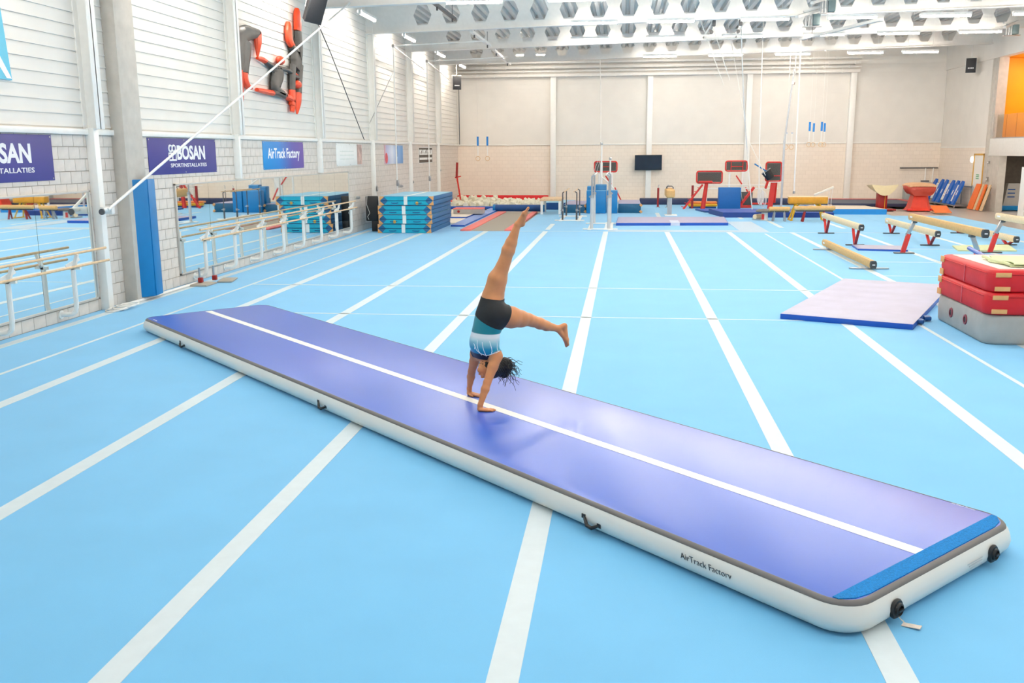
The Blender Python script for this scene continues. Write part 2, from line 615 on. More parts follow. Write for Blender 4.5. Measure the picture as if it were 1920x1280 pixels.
d1 = bpy.data.objects.new('door_1', None)
C.objects.link(d1)
d1.location = (WR, 45.0, 0)
d1['kind'] = 'structure'
d1['label'] = 'white door in a pale yellow frame with a green sign'
bm = BM()
bb(bm, -.05, .03, -.62, -.52, 0, 2.42, .005)
bb(bm, -.05, .03, .52, .62, 0, 2.42, .005)
bb(bm, -.05, .03, -.62, .62, 2.34, 2.42, .005)
obj('door_frame', bm, mat('pale ochre door frame', '#d9a94e', .5), d1)
bm = BM()
bb(bm, -.03, .02, -.52, .52, 0.01, 2.34)
leaf = obj('door_leaf', bm, M_WHITE, d1)
bm = BM()
bb(bm, -.034, -.029, -.2, .2, 1.28, 1.52)
sg = obj('exit_plate', bm, mat('pale plate', '#dcefe2', .5), leaf)
bm = BM()
for z in (1.32, 1.4, 1.48):
    bb(bm, -.037, -.033, -.17, .17, z - .02, z + .015)
obj('green_print', bm, mat('exit green', '#2f9a62', .5), leaf)
bm = BM()
cyl(bm, (-.08, -.42, 1.05), (-.03, -.42, 1.05), .012)
cyl(bm, (-.08, -.42, 1.05), (-.08, -.3, 1.05), .01)
obj('door_handle', bm, M_CHROME, leaf)
# front wall behind the camera
bm = BM()
bb(bm, WL - .3, WR + .3, YF - .3, YF, -.25, 8.2)
struct('wall_front', bm, M_WALLWHITE, 'plain white wall behind the viewer')

# ceiling: trapezoidal steel deck, ribs run along the hall
bm = BM()
xs = []
x = WL - .3
P = .32
prof = []
while x < WR + 4.6:
    prof += [(x, 0), (x + .13, 0), (x + .18, .12), (x + .27, .12)]
    x += P
lo0 = None
z_of = lambda x, d: roof_z(x) + 1.036 + d
for y in (YF - .3, YB + .3):
    ring = [bm.verts.new((px, y, z_of(px, d))) for px, d in prof]
    if lo0:
        for i in range(len(ring) - 1):
            bm.faces.new((lo0[i], lo0[i + 1], ring[i + 1], ring[i]))
    lo0 = ring
bb(bm, WL - .3, WR + 4.6, YF - .3, YB + .3, 8.6, 8.7)
struct('ceiling', bm, M_DECK, 'ribbed metal roof deck above the perforated beams')

# castellated roof beams
HEX0, HP, HH, HW, HF = -6.87, 0.991, 0.33, 0.31, 0.165
def castellated(y, label):
    bm = BM()
    z0, z1, zc = 0.0, 1.02, 0.52
    T = .03
    def V(x, yy, z):
        return bm.verts.new((x, yy, roof_z(x) + z))
    n = 22
    x_start, x_end = WL, WR
    for side in (-T / 2, T / 2):
        def quad(pts):
            f = bm.faces.new([V(px, side, pz) for px, pz in pts])
        quad([(x_start, z0), (HEX0 - HP / 2, z0), (HEX0 - HP / 2, z1), (x_start, z1)])
        for k in range(n):
            cx = HEX0 + k * HP
            L, R = cx - HP / 2, cx + HP / 2
            if R > x_end:
                break
            h = [(cx - HW, zc), (cx - HF, zc - HH), (cx + HF, zc - HH), (cx + HW, zc), (cx + HF, zc + HH), (cx - HF, zc + HH)]
            quad([(L, z0), (cx - HF, z0), h[1], h[0], (L, zc)])
            quad([(cx - HF, z0), (cx + HF, z0), h[2], h[1]])
            quad([(cx + HF, z0), (R, z0), (R, zc), h[3], h[2]])
            quad([(R, zc), (R, z1), (cx + HF, z1), h[4], h[3]])
            quad([(cx + HF, z1), (cx - HF, z1), h[5], h[4]])
            quad([(cx - HF, z1), (L, z1), (L, zc), h[0], h[5]])
            if side < 0:
                for a, b_ in zip(h, h[1:] + h[:1]):
                    bm.faces.new([V(a[0], -T / 2, a[1]), V(b_[0], -T / 2, b_[1]), V(b_[0], T / 2, b_[1]), V(a[0], T / 2, a[1])])
        quad([(R if R <= x_end else L, z0), (x_end, z0), (x_end, z1), (R if R <= x_end else L, z1)])
    sl = math.atan(0.0205)
    for zz, hh in ((-.012, .024), (1.02, .024)):
        a = (x_start, 0, roof_z(x_start) + zz)
        b_ = (x_end, 0, roof_z(x_end) + zz)
        bar(bm, a, b_, .24, hh)
    o = obj('beam', bm, M_BEAM, None, (0, y, 0))
    o['kind'] = 'structure'
    o['label'] = label
    return o
BEAM_Y = [44.6, 38.65, 32.7, 26.8]
for i, y in enumerate(BEAM_Y):
    castellated(y, 'white roof beam with a row of hexagonal holes, %s from the end wall' % ORD[i])

# ------------------------------------------------------------------ tube lights
ROWS = [(44.2, 6.76, [1.5, 4.4, 7.3, 10.4, 12.7], 0), (38.2, 6.88, [-1.4, 1.5, 4.4, 7.43, 10.14, 13.05], 1),
        (32.2, 6.72, [-1.05, 1.42, 4.4, 7.1, 9.93, 12.7], 2), (26.3, 6.57, [-4.1, -1.35, 1.5, 4.4, 7.2, 10.0, 12.8], 3)]
for kk, Y in enumerate((20.3, 14.4, 8.4, 2.5)):
    ROWS.append((Y, 6.7, [-4.1, -1.35, 1.5, 4.4, 7.2, 10.0, 12.8], 4 + kk))
ROWS.append((47.3, 7.22, [-4.6, 2.0, 8.6], 8))  # extra row hidden behind the last beam, added to brighten the end wall
for Y, z, xs_, where in ROWS:
    q_ = (Y - .55) / Y if 20 < Y < 47 else 1.0
    for i, x in enumerate(xs_):
        tube_light((x * q_, Y * q_, CAM_H + (z - CAM_H) * q_), 0, ('white tube light, %s row from the end wall, %s from the mirror side' % (ORD[where + 1], ORD[i])) if where < 8 else 'added tube light brightening the end wall, %s from the mirror side' % ORD[i])
for i, Y in enumerate([46.9, 41.4, 35.4, 29.6, 23.7, 17.8, 11.9]):
    tube_light((-7.95, Y, 6.72), PI / 2, 'long tube light close to the mirror wall, %s from the end wall' % ORD[i], 1.7)
# ------------------------------------------------------------------ things on the left wall
def WM(y, z, off=0.0):
    return Matrix(((0, 0, 1, WL + off), (1, 0, 0, y), (0, 1, 0, z), (0, 0, 0, 1)))
def text_fit(name, body, w, h, M, material, parent, bold=0.0, extrude=.002, rot90=False):
    """lettering scaled to fill a w x h rectangle whose lower left corner is at the origin of M"""
    cu = bpy.data.curves.new(name, 'FONT')
    cu.body = body
    cu.size = 1
    cu.offset = bold
    cu.extrude = 0.001
    cu.resolution_u = 3
    tmp = bpy.data.objects.new('tmp_lettering', cu)
    C.objects.link(tmp)
    bpy.context.view_layer.update()
    me = bpy.data.meshes.new_from_object(tmp)
    bpy.data.objects.remove(tmp)
    bpy.data.curves.remove(cu)
    me.materials.clear()
    if rot90:
        me.transform(Matrix.Rotation(PI / 2, 4, 'Z'))
    co = np.empty(len(me.vertices) * 3)
    me.vertices.foreach_get('co', co)
    co = co.reshape(-1, 3)
    lo, hi = co.min(0), co.max(0)
    S = Matrix.Diagonal((w / (hi[0] - lo[0]), h / (hi[1] - lo[1]), extrude / max(hi[2] - lo[2], 1e-6), 1))
    me.transform(M @ S @ Matrix.Translation((-lo[0], -lo[1], -lo[2])))
    return link(name, me, material, parent)
M_BANNER = mat('indigo banner vinyl', '#3f3c8c', .5, vary=.12, scale=1.2)
M_PRINT = mat('white banner print', '#f4f4f6', .5, vary=.02)
def ramp_mat(name, axis, stops, rough=.5):
    m = bpy.data.materials.new(name)
    m.use_nodes = True
    nt = m.node_tree
    b = nt.nodes['Principled BSDF']
    tc = nt.nodes.new('ShaderNodeTexCoord')
    sp = nt.nodes.new('ShaderNodeSeparateXYZ')
    nt.links.new(tc.outputs['Generated'], sp.inputs[0])
    r = nt.nodes.new('ShaderNodeValToRGB')
    els = r.color_ramp.elements
    while len(els) < len(stops):
        els.new(.5)
    for e, (p, c) in zip(els, stops):
        e.position = p
        e.color = rgb(c)
    nt.links.new(sp.outputs[axis], r.inputs['Fac'])
    nt.links.new(r.outputs['Color'], b.inputs['Base Color'])
    b.inputs['Roughness'].default_value = rough
    return m
def banner(y0, y1, z0, z1, label, material):
    t = thing('wall_banner', label, 'banner', (0, 0, 0))
    bm = BM()
    bb(bm, WL, WL + .012, y0, y1, z0, z1, .003)
    obj('banner_sheet', bm, material, t)
    bm = BM()
    for y in (y0 + .04, (y0 + y1) / 2, y1 - .04):
        for z in (z0 + .03, z1 - .03):
            cyl(bm, (WL + .01, y, z), (WL + .017, y, z), .014, n=8)
    obj('eyelets', bm, M_CHROME, t)
    return t
for y0, lab in ((10.96, 'indigo banner with white lettering, cut off by the picture edge'), (16.95, 'whole indigo banner with white lettering above the blue column pads')):
    t = banner(y0, y0 + 2.98, 2.22, 2.91, lab, M_BANNER)
    text_fit('lettering', 'BOSAN', 1.27, .29, WM(y0 + 1.16, 2.49, .0125), M_PRINT, t, bold=.035)
    text_fit('lettering', 'SPORTINSTALLATIES', 1.62, .075, WM(y0 + .86, 2.35, .0125), M_PRINT, t, bold=.012)
    # upright emblem left of the word: three stacked ribbon loops
    bm = BM()
    e0, ez = y0 + .80, 2.49
    ribbon = lambda pts, r: tube(bm, [(WL + .014, e0 + a, ez + b) for a, b in pts], r, 6)
    ribbon([(.0, .02), (.0, .13), (.30, .13), (.30, .02)], .018)
    ribbon([(.15, .0), (.15, .13)], .018)
    ribbon([(.0, .0), (.3, .0)], .018)
    for cx in (.08, .22):
        tube(bm, [(WL + .014, e0 + cx + .07 * math.cos(a), ez + .225 + .06 * math.sin(a)) for a in [i * PI / 8 for i in range(16)]], .018, 6, closed=True)
    obj('emblem', bm, M_PRINT, t)
t = banner(22.67, 25.66, 2.21, 2.90, 'blue to purple banner with white lettering over the long mirror', ramp_mat('blue to purple print', 1, [(0, '#0a8fd6'), (.35, '#1c86d4'), (.7, '#5a52ad'), (1, '#6a4aa5')]))
text_fit('lettering', 'AirTrack Factory', 2.35, .34, WM(22.98, 2.40, .0125), M_PRINT, t, bold=.02)
t = banner(28.7, 31.63, 2.2, 2.90, 'white banner with a faint photo strip at one end', mat('white banner vinyl', '#f1f3f1', .5, vary=.03))
bm = BM()
bb(bm, WL + .012, WL + .015, 31.0, 31.6, 2.22, 2.88)
obj('photo_strip', bm, mat('dusky photo print', '#c9aaa0', .5, vary=.55, scale=3.5), t)
bm = BM()
for z in (2.4, 2.52, 2.64):
    bb(bm, WL + .012, WL + .015, 29.1, 30.6, z, z + .03)
obj('faint_print', bm, mat('faint grey print', '#dce4e0', .5), t)
t = banner(34.68, 37.65, 2.18, 2.88, 'pale blue photo banner with a red patch at one corner', ramp_mat('pale blue photo print', 1, [(0, '#d9a7b4'), (.12, '#b9bfe0'), (.4, '#dbe4f4'), (.68, '#8fb6e4'), (1, '#4f97d8')]))
bm = BM()
lathe(bm, [(.01, 0), (.2, 0), (.2, .003), (.01, .003)], 14)
o = obj('red_patch', bm, mat('red photo print', '#e0525c', .5, vary=.3), t)
o.matrix_local = WM(34.95, 2.4, .0125)
bm = BM()
bb(bm, WL + .012, WL + .015, 36.5, 36.75, 2.45, 2.85)
obj('dark_figure', bm, mat('blue photo print', '#5a86bd', .5, vary=.3), t)
t = banner(40.65, 43.55, 2.13, 2.82, 'white banner with black lettered bands near the corner', mat('white banner vinyl', '#f1f3f1', .5))
bm = BM()
bb(bm, WL + .012, WL + .015, 40.7, 43.5, 2.16, 2.28)
bb(bm, WL + .012, WL + .015, 40.7, 43.5, 2.38, 2.5)
bb(bm, WL + .012, WL + .015, 40.7, 43.5, 2.72, 2.8)
for y in (40.7, 42.4, 43.46):
    bb(bm, WL + .012, WL + .015, y, y + .05, 2.16, 2.8)
for k in range(9):
    bb(bm, WL + .012, WL + .015, 40.9 + k * .27, 41.0 + k * .27, 2.55, 2.6 + .08 * (k % 3))
obj('black_bands', bm, mat('dark banner print', '#5a5146', .6, vary=.2), t)

# pale blue angular sign at the picture edge
t = thing('wall_sign', 'light blue angular sign high on the cladding at the picture edge', 'sign')
bm = BM()
prism(bm, [(-2.6, 0), (0, 0), (-.35, 3.6), (-2.6, 3.6)], .03, WM(13.10, 3.67, .006))
obj('sign_board', bm, mat('light blue sign', '#5cc0dd', .5, vary=.03), t)
bm = BM()
prism(bm, [(-.12, .02), (-.01, .02), (-1.15, 1.6), (-1.5, 1.6)], .004, WM(13.10, 3.67, .036))
obj('white_wedge', bm, M_PRINT, t)

# gymnast relief: three flat cut-out figures, red limbs and black bodies
M_RELR = mat('orange red relief lacquer', '#ee4a20', .35, vary=.08, scale=5)
M_RELK = mat('charcoal relief lacquer', '#4a4846', .4, vary=.35, scale=3)
def limb(bm, pts, rad):
    """rounded flat limb through (y, z) points with given half widths"""
    P3 = [Vector((WL + .10, y, z)) for y, z in pts]
    n = 10
    rings = []
    for i, p in enumerate(P3):
        t = (P3[min(i + 1, len(P3) - 1)] - P3[max(i - 1, 0)]).normalized()
        s = Vector((1, 0, 0)).cross(t).normalized()
        rings.append([bm.verts.new(p + Vector((0, s.y * 1.2, s.z * .62)) * (rad[i] * math.cos(2 * PI * k / n)) + Vector((1, 0, 0)) * (min(.085, rad[i] * .8) * math.sin(2 * PI * k / n))) for k in range(n)])
    for A, B_ in zip(rings, rings[1:]):
        for k in range(n):
            bm.faces.new((A[k], A[(k + 1) % n], B_[(k + 1) % n], B_[k]))
    bm.faces.new(list(reversed(rings[0])))
    bm.faces.new(rings[-1])
def smooth_path(pts, rad, sub=4):
    out, ro = [], []
    n = len(pts)
    for i in range(n - 1):
        p0, p1, p2, p3 = pts[max(i - 1, 0)], pts[i], pts[i + 1], pts[min(i + 2, n - 1)]
        for s in range(sub):
            t = s / sub
            h = lambda a, b, c, d: .5 * ((2 * b) + (-a + c) * t + (2 * a - 5 * b + 4 * c - d) * t * t + (-a + 3 * b - 3 * c + d) * t ** 3)
            out.append((h(p0[0], p1[0], p2[0], p3[0]), h(p0[1], p1[1], p2[1], p3[1])))
            ro.append(rad[i] + (rad[i + 1] - rad[i]) * t)
    out.append(pts[-1])
    ro.append(rad[-1])
    return out, ro
relief = thing('gymnast_relief', 'red and black wall relief of three gymnast figures on the white cladding', 'wall relief')
def figure(label, red, black, heads=()):
    bmk, reds = BM(), []
    for pts, rad in black:
        limb(bmk, *smooth_path(pts, rad))
    for pts, rad in red:
        reds.append(BM())
        limb(reds[-1], *smooth_path(pts, rad))
    for hx, hy, hr in heads:
        y, z = hx, hy
        reds.append(BM())
        bmesh.ops.create_uvsphere(reds[-1], u_segments=14, v_segments=10, radius=hr, matrix=Matrix.Translation((WL + .12, y, z)) @ Matrix.Diagonal((.5, 1.15, .55, 1)))
    body = obj('relief_figure', bmk, M_RELK, relief, label=label)
    for b_ in reds:
        obj('red_limb', b_, M_RELR, body)
figure('bending charcoal figure with red legs',
       [([(21.26, 4.48), (21.25, 4.22), (21.29, 3.90), (21.26, 3.68)], [.12, .1, .08, .05]), ([(21.54, 4.45), (21.57, 4.26), (21.74, 4.13), (21.95, 4.11)], [.14, .13, .1, .05]),
        ([(22.54, 5.45), (22.52, 5.24), (22.48, 5.03), (22.44, 4.85)], [.13, .12, .07, .02])],
       [([(22.56, 5.43), (22.26, 5.39), (21.85, 5.34), (21.52, 5.21), (21.38, 5.01), (21.30, 4.75), (21.26, 4.47)], [.14, .22, .3, .34, .33, .3, .24]),
        ([(21.73, 5.15), (21.65, 4.87), (21.56, 4.60), (21.53, 4.43)], [.3, .28, .22, .18])])
figure('leaping charcoal figure with spread arms',
       [([(22.41, 4.84), (22.69, 4.84), (22.93, 4.81)], [.05, .1, .09]), ([(24.70, 4.67), (24.99, 4.68), (25.27, 4.64)], [.08, .07, .03]),
        ([(22.27, 4.10), (22.66, 4.09), (23.30, 4.08)], [.07, .1, .11]), ([(24.11, 4.06), (24.56, 4.01), (24.73, 3.90), (24.66, 3.68)], [.12, .12, .11, .07])],
       [([(22.91, 4.81), (23.27, 4.74), (23.66, 4.69)], [.09, .11, .14]), ([(23.73, 4.71), (24.35, 4.73), (24.74, 4.68)], [.12, .09, .08]),
        ([(23.71, 4.74), (23.70, 4.53), (23.53, 4.28), (23.64, 4.15), (24.04, 4.09)], [.34, .34, .26, .22, .15]), ([(23.27, 4.09), (23.70, 4.10), (24.18, 4.06)], [.11, .16, .13])],
       [(23.91, 4.92, .2)])
figure('handstand charcoal figure with red legs raised',
       [([(24.69, 5.96), (24.68, 5.71), (24.72, 5.50), (24.91, 5.38)], [.06, .15, .17, .15]), ([(25.42, 6.40), (25.43, 6.17), (25.43, 6.00), (25.40, 5.81)], [.06, .17, .2, .17]),
        ([(24.75, 4.25), (24.71, 3.99), (24.65, 3.84)], [.12, .12, .1]), ([(25.22, 4.20), (25.17, 3.97), (25.03, 3.64)], [.13, .12, .03])],
       [([(24.80, 5.37), (25.05, 5.29), (25.30, 5.22)], [.14, .2, .22]), ([(25.42, 5.81), (25.44, 5.56), (25.43, 5.33), (25.29, 5.12)], [.17, .19, .2, .3]),
        ([(25.19, 5.26), (25.18, 4.99), (25.09, 4.81)], [.32, .36, .3]), ([(24.88, 4.89), (24.80, 4.59), (24.74, 4.24)], [.16, .14, .12]), ([(25.45, 4.94), (25.34, 4.58), (25.22, 4.18)], [.16, .13, .13]),
        ([(24.80, 4.61), (25.13, 4.60), (25.39, 4.56)], [.08, .09, .08])],
       [(25.12, 4.41, .2)])

# mirrors
def mirror(y0, y1, label, panels):
    t = thing('wall_mirror', label, 'mirror', (WL, y0, 0))
    L = y1 - y0
    z0, z1 = .21, 2.03
    bm = BM()
    f = .035
    bb(bm, 0, .045, 0, f, z0, z1, .004)
    bb(bm, 0, .045, L - f, L, z0, z1, .004)
    bb(bm, 0, .045, 0, L, z1 - f, z1, .004)
    bb(bm, 0, .045, 0, L, z0, z0 + f, .004)
    obj('mirror_frame', bm, mat('silver mirror frame', '#c9c7c2', .4, metal=.3, vary=.03), t)
    w = (L - 2 * f) / panels
    for k in range(panels):
        bm = BM()
        bb(bm, .005, .03, f + k * w + .004, f + (k + 1) * w - .004, z0 + f, z1 - f)
        obj('mirror_pane', bm, M_MIRROR, t)
    bm = BM()
    bb(bm, 0, .012, f, L - f, z0 + f, z1 - f)
    obj('backing_board', bm, M_RUBBER, t)
mirror(8.83, 14.83, 'wall mirror cut off by the picture edge', 4)
mirror(17.86, 29.86, 'long wall mirror reflecting the teal mat stack', 8)

# ballet barres on bent white posts
def barre(y0, y1, posts, label):
    t = thing('ballet_barre', label, 'barre', (WL, 0, 0))
    for x, z in ((.36, 1.10), (.40, .90)):
        bm = BM()
        cyl(bm, (x, y0, z), (x, y1, z), .021, n=12)
        obj('wooden_rail', bm, M_WOOD, t)
    for y in posts:
        bm = BM()
        tube(bm, [(0.0, y, .12), (.10, y, .12), (.2, y, .13), (.26, y, .18), (.28, y, .28), (.28, y, .84)], .038, 10)
        cyl(bm, (.0, y, .12), (.015, y, .12), .07, n=14)
        p = obj('post', bm, M_WHITE, t)
        bm = BM()
        bar(bm, (.28, y, .82), (.37, y, 1.08), .045, .05)
        bar(bm, (.2, y, .86), (.41, y, .87), .045, .05)
        bar(bm, (.24, y - .12, .9), (.34, y + .1, 1.0), .02, .05)
        obj('rail_bracket', bm, M_WHITE, p)
    return t
barre(8.9, 14.6, [10.55, 12.15, 13.75], 'ballet barre in front of the mirror at the picture edge')
barre(18.15, 29.4, [18.5 + 1.52 * k for k in range(8)], 'long ballet barre in front of the mirror beside the teal mats')

# blue pads on the concrete column
t = thing('column_pad', 'tall blue vinyl padding around the foot of the concrete column', 'padding', (-8.6, 16.1, 0))
bm = BM()
box(bm, (.02, -.15, 1.12), (.06, .36, 2.1), (0, 0, -.62), .012)
obj('pad_panel', bm, M_BLUE, t)
bm = BM()
box(bm, (.10, .17, 1.12), (.06, .33, 2.1), (0, 0, .12), .012)
obj('pad_panel', bm, M_BLUE, t)

# brace tube, bracket, rope coil and rod at the first post
t = thing('brace_tube', 'white diagonal brace tube rising from the wall post across the banner', 'brace', (-8.5, 14.81, 1.71))
bm = BM()
cyl(bm, (0, 0, 0), (.85, 11.89, 4.99), .024, n=10)
obj('tube', bm, M_WHITE, t)
bm = BM()
box(bm, (-.1, .14, -.02), (.22, .1, .12), None, .012)
cyl(bm, (-.05, -.1, 0), (-.05, .1, 0), .04, n=12)
obj('bracket', bm, M_WHITE, t)
bm = BM()
cyl(bm, (-.05, -.13, -.03), (-.05, -.1, -.03), .05, n=16)
obj('winch_wheel', bm, M_DARKSTEEL, t)
t = thing('rope_coil', 'white rope coiled on the floor at the foot of the wall post', 'rope', (-8.55, 15.0, .0))
for k in range(5):
    bm = BM()
    cx, cy = (-.02 + .03 * k, -.16 + .075 * k)
    tube(bm, [(cx + (.13 + .02 * (k % 2)) * math.cos(a), cy + (.17 + .02 * (k % 3)) * math.sin(a), .015 + .014 * k) for a in [i * PI / 9 for i in range(18)]], .012, 6, closed=True)
    obj('rope_loop', bm, M_ROPE, t)
t = thing('floor_rod', 'long white tube lying along the foot of the block wall', 'tube', (-8.62, 15.2, .03))
bm = BM()
cyl(bm, (0, 0, 0), (.0, 2.9, 0), .026, n=10)
obj('rod', bm, M_WHITE, t)
bm = BM()
cyl(bm, (0, -.04, 0), (0, .1, 0), .036, n=12)
obj('end_cap', bm, M_CREAM, t)
t = thing('floor_anchor', 'small steel anchor stand with two red clamps beside the long mirror', 'anchor', (-8.5, 18.1, 0))
bm = BM()
box(bm, (.02, -.1, .02), (.45, .5, .035), None, .005)
box(bm, (.3, .55, .02), (.3, .6, .03), (0, 0, .2), .005)
obj('base_plate', bm, mat('beige steel plate', '#b3aa9d', .5, metal=.2), t)
for x, y in ((-.05, .0), (.08, .38)):
    bm = BM()
    cyl(bm, (x, y, .04), (x, y, .34), .022, n=10)
    p = obj('rod', bm, M_CHROME, t)
    bm = BM()
    box(bm, (x + .02, y, .09), (.09, .09, .1), None, .015)
    obj('clamp', bm, M_DRED, p)

# loudspeakers
def speaker(name_label, loc, rot, s=1.0, drop=1.2, badge=True):
    t = thing('loudspeaker', name_label, 'loudspeaker', loc)
    t.rotation_euler = rot
    bm = BM()
    prism(bm, [(-.22 * s, -.14 * s), (.22 * s, -.14 * s), (.15 * s, .2 * s), (-.15 * s, .2 * s)], .66 * s, Matrix.Translation((0, 0, -.33 * s)))
    obj('cabinet', bm, M_RUBBER, t)
    bm = BM()
    box(bm, (0, -.145 * s, .0), (.4 * s, .02, .62 * s), None, .006)
    g = obj('grille', bm, mat('speaker grille', '#2a2b2f', .6, vary=.2, scale=60), t)
    bm = BM()
    tube(bm, [(-.24 * s, 0, 0), (-.24 * s, .05, .38 * s), (.24 * s, .05, .38 * s), (.24 * s, 0, 0)], .012, 6)
    cyl(bm, (0, .05, .38 * s), (0, .05, .38 * s + drop), .02, n=8)
    obj('bracket', bm, M_STEEL_W, t)
    if badge:
        bm = BM()
        for k in range(4):
            box(bm, ((-.1 + .066 * k) * s, -.158 * s, -.12 * s), (.05 * s, .004, .05 * s))
        obj('badge', bm, M_PRINT, t)
    return t
speaker('grey loudspeaker tilted down beside the gymnast relief', (-8.05, 24.75, 6.28), (.42, .15, .75), 1.05, .5, False)
speaker('small black loudspeaker high in the corner beside the end wall', (-8.3, 47.3, 5.95), (.1, 0, .35), .95, 1.33)
speaker('black loudspeaker hung in front of the balcony corner', (15.42, 45.9, 6.30), (0.05, 0, -.3), .95, 1.45)
t = thing('wall_cable', 'thin dark cable running down from the grey loudspeaker', 'cable')
bm = BM()
tube(bm, [(-8.15, 25.2, 6.05), (-8.35, 27.0, 5.38), (-8.62, 31.15, 3.04)], .014, 6)
obj('cable', bm, M_RUBBER, t)
t = thing('corner_pipe', 'dark thin pipe in the corner below the small black loudspeaker', 'pipe')
bm = BM()
cyl(bm, (-8.72, 50.35, 3.0), (-8.72, 50.35, 6.2), .022, n=8)
obj('pipe', bm, M_DARKSTEEL, t)

# white tube frames standing off the wall
for i, (y, ztop) in enumerate(((34.4, 6.36), (40.3, 6.36))):
    t = thing('tube_gantry', 'white tube gantry by the wall, %s' % ('over the blue photo banner' if i == 0 else 'over the black lettered banner'), 'gantry', (-8.32, y, 0))
    bm = BM()
    cyl(bm, (0, 0, 0), (0, 0, ztop), .025, n=8)
    cyl(bm, (0, 0, .0), (0, 0, .02), .08, n=12)
    obj('upright', bm, M_WHITE, t)
    bm = BM()
    cyl(bm, (0, 0, ztop), (3.4, .1, ztop + .13), .022, n=8)
    obj('cross_tube', bm, M_WHITE, t)
    bm = BM()
    cyl(bm, (0, 0, ztop), (-.1, 5.7, ztop - .35), .022, n=8)
    obj('brace', bm, M_WHITE, t)
    bm = BM()
    box(bm, (0, 0, ztop), (.1, .1, .1), None, .01)
    box(bm, (.02, 0, 1.5), (.1, .12, .22), None, .02)
    obj('joint', bm, M_CHROME, t)
t = thing('wall_brace', 'thin grey stay rod between the first tube gantry and the wall', 'brace')
bm = BM()
cyl(bm, (-8.32, 34.4, 5.5), (-8.75, 32.4, 3.6), .012, n=6)
obj('stay_rod', bm, M_CHROME, t)
for i, (y, z, k) in enumerate([(32.9, 1.35, .13), (38.8, 1.4, .08), (44.8, 1.75, .07), (30.6, 1.15, .05), (36.8, 1.3, .05)]):
    t = thing('wall_winch', 'small grey wall fitting on the blocks, %s along from the long mirror' % ORD[[3, 0, 4, 1, 2].index(i) if i in (0, 1, 2, 3, 4) else i], 'fitting', (WL + .05, y, z))
    bm = BM()
    cyl(bm, (0, 0, 0), (.1, 0, 0), k, n=14)
    cyl(bm, (.1, 0, 0), (.13, 0, 0), k * .6, n=12)
    obj('drum', bm, M_CHROME, t)
    bm = BM()
    box(bm, (-.03, 0, 0), (.04, k * 1.6, k * 2.2), None, .006)
    obj('plate', bm, M_CONCRETE, t)
# ------------------------------------------------------------------ inflatable track
TL, TW, TH = 11.85, 1.97, 0.20
TROT = 2.362
TO = (1.254 + TW * .7031, 4.836 + TW * .7111)
track = thing('inflatable_track', 'long blue inflatable tumbling track with white sides lying diagonally on the carpet', 'tumbling track', (TO[0], TO[1], 0), TROT)
def outline(o, r, z, n=8):
    """rounded rectangle of the track grown by o"""
    pts = []
    r = max(r + o, .02)
    for cx, cy, a0 in ((TL + o - r, TW + o - r, 0), (-o + r, TW + o - r, PI / 2), (-o + r, -o + r, PI), (TL + o - r, -o + r, 1.5 * PI)):
        for k in range(n + 1):
            a = a0 + PI / 2 * k / n
            pts.append(Vector((cx + r * math.cos(a), cy + r * math.sin(a), z)))
    # subdivide long sides so they can sag a little
    return pts
def ring_strip(bm, rings, cap_top=False, cap_bot=False):
    R = [[bm.verts.new(p) for p in ring] for ring in rings]
    for A, B_ in zip(R, R[1:]):
        for k in range(len(A)):
            bm.faces.new((A[k], A[(k + 1) % len(A)], B_[(k + 1) % len(A)], B_[k]))
    if cap_top:
        bm.faces.new(R[-1])
    if cap_bot:
        bm.faces.new(list(reversed(R[0])))
prof = [(-.055, 0.0), (-.02, .006), (.012, .025), (.035, .055), (.043, .09), (.036, .125), (.022, .158), (.006, .1795)]
bm = BM()
ring_strip(bm, [outline(o, .2, z) for o, z in prof], cap_bot=True)
obj('side_wall', bm, mat('white pvc fabric', '#e8e6e0', .38, vary=.02, scale=2), track, sharp=1.2)
bm = BM()
ring_strip(bm, [outline(o, .2, z) for o, z in ((.0085, .1775), (.006, .184), (-.002, .192), (-.013, .199), (-.026, .2006))])
obj('edge_band', bm, mat('dark grey edge tape', '#6d6a69', .5, vary=.04), track, sharp=1.2)
M_TRACK = mat('blue pvc track top', '#2f5ecb', .33, vary=.05, scale=.8, bump=.05, bscale=500, spec=1.0)
bm = BM()
ring_strip(bm, [outline(-.022, .2, .197), outline(-.03, .2, .2003)], cap_top=True)
obj('top_sheet', bm, M_TRACK, track)
M_TRACK.node_tree.nodes['Principled BSDF'].inputs['Coat Weight'].default_value = .15
M_TRACK.node_tree.nodes['Principled BSDF'].inputs['Coat Roughness'].default_value = .3
bm = BM()
bb(bm, .13, TL - .1, TW / 2 - .05, TW / 2 + .05, .2, .2022)
obj('centre_stripe', bm, mat('white track stripe', '#f4f1ea', .45, vary=.02), track)
bm = BM()
prism(bm, [(.03, .24), (.05, .13), (.105, .05), (.14, .045), (.14, TW - .045), (.105, TW - .05), (.05, TW - .13), (.03, TW - .24)], .006, Matrix.Translation((0, 0, .1995)))
M_VELCRO = mat('fuzzy blue hook strip', '#0a86d4', .95, vary=.2, scale=90, bump=.8, bscale=160)
obj('velcro_strip', bm, M_VELCRO, track)
for s in (1.98, 6.0, 10.05):
    bm = BM()
    y = TW + .043
    tube(bm, [(s + .075, y - .002, .098), (s + .05, y + .012, .085), (s + .01, y + .03, .058), (s - .03, y + .026, .05), (s - .06, y + .006, .066), (s - .075, y - .004, .072)], [.008, .012, .014, .014, .012, .008], 8)
    box(bm, (s + .078, y, .1), (.035, .006, .03))
    box(bm, (s - .078, y, .075), (.035, .006, .03))
    obj('carry_handle', bm, M_BLACK, track)
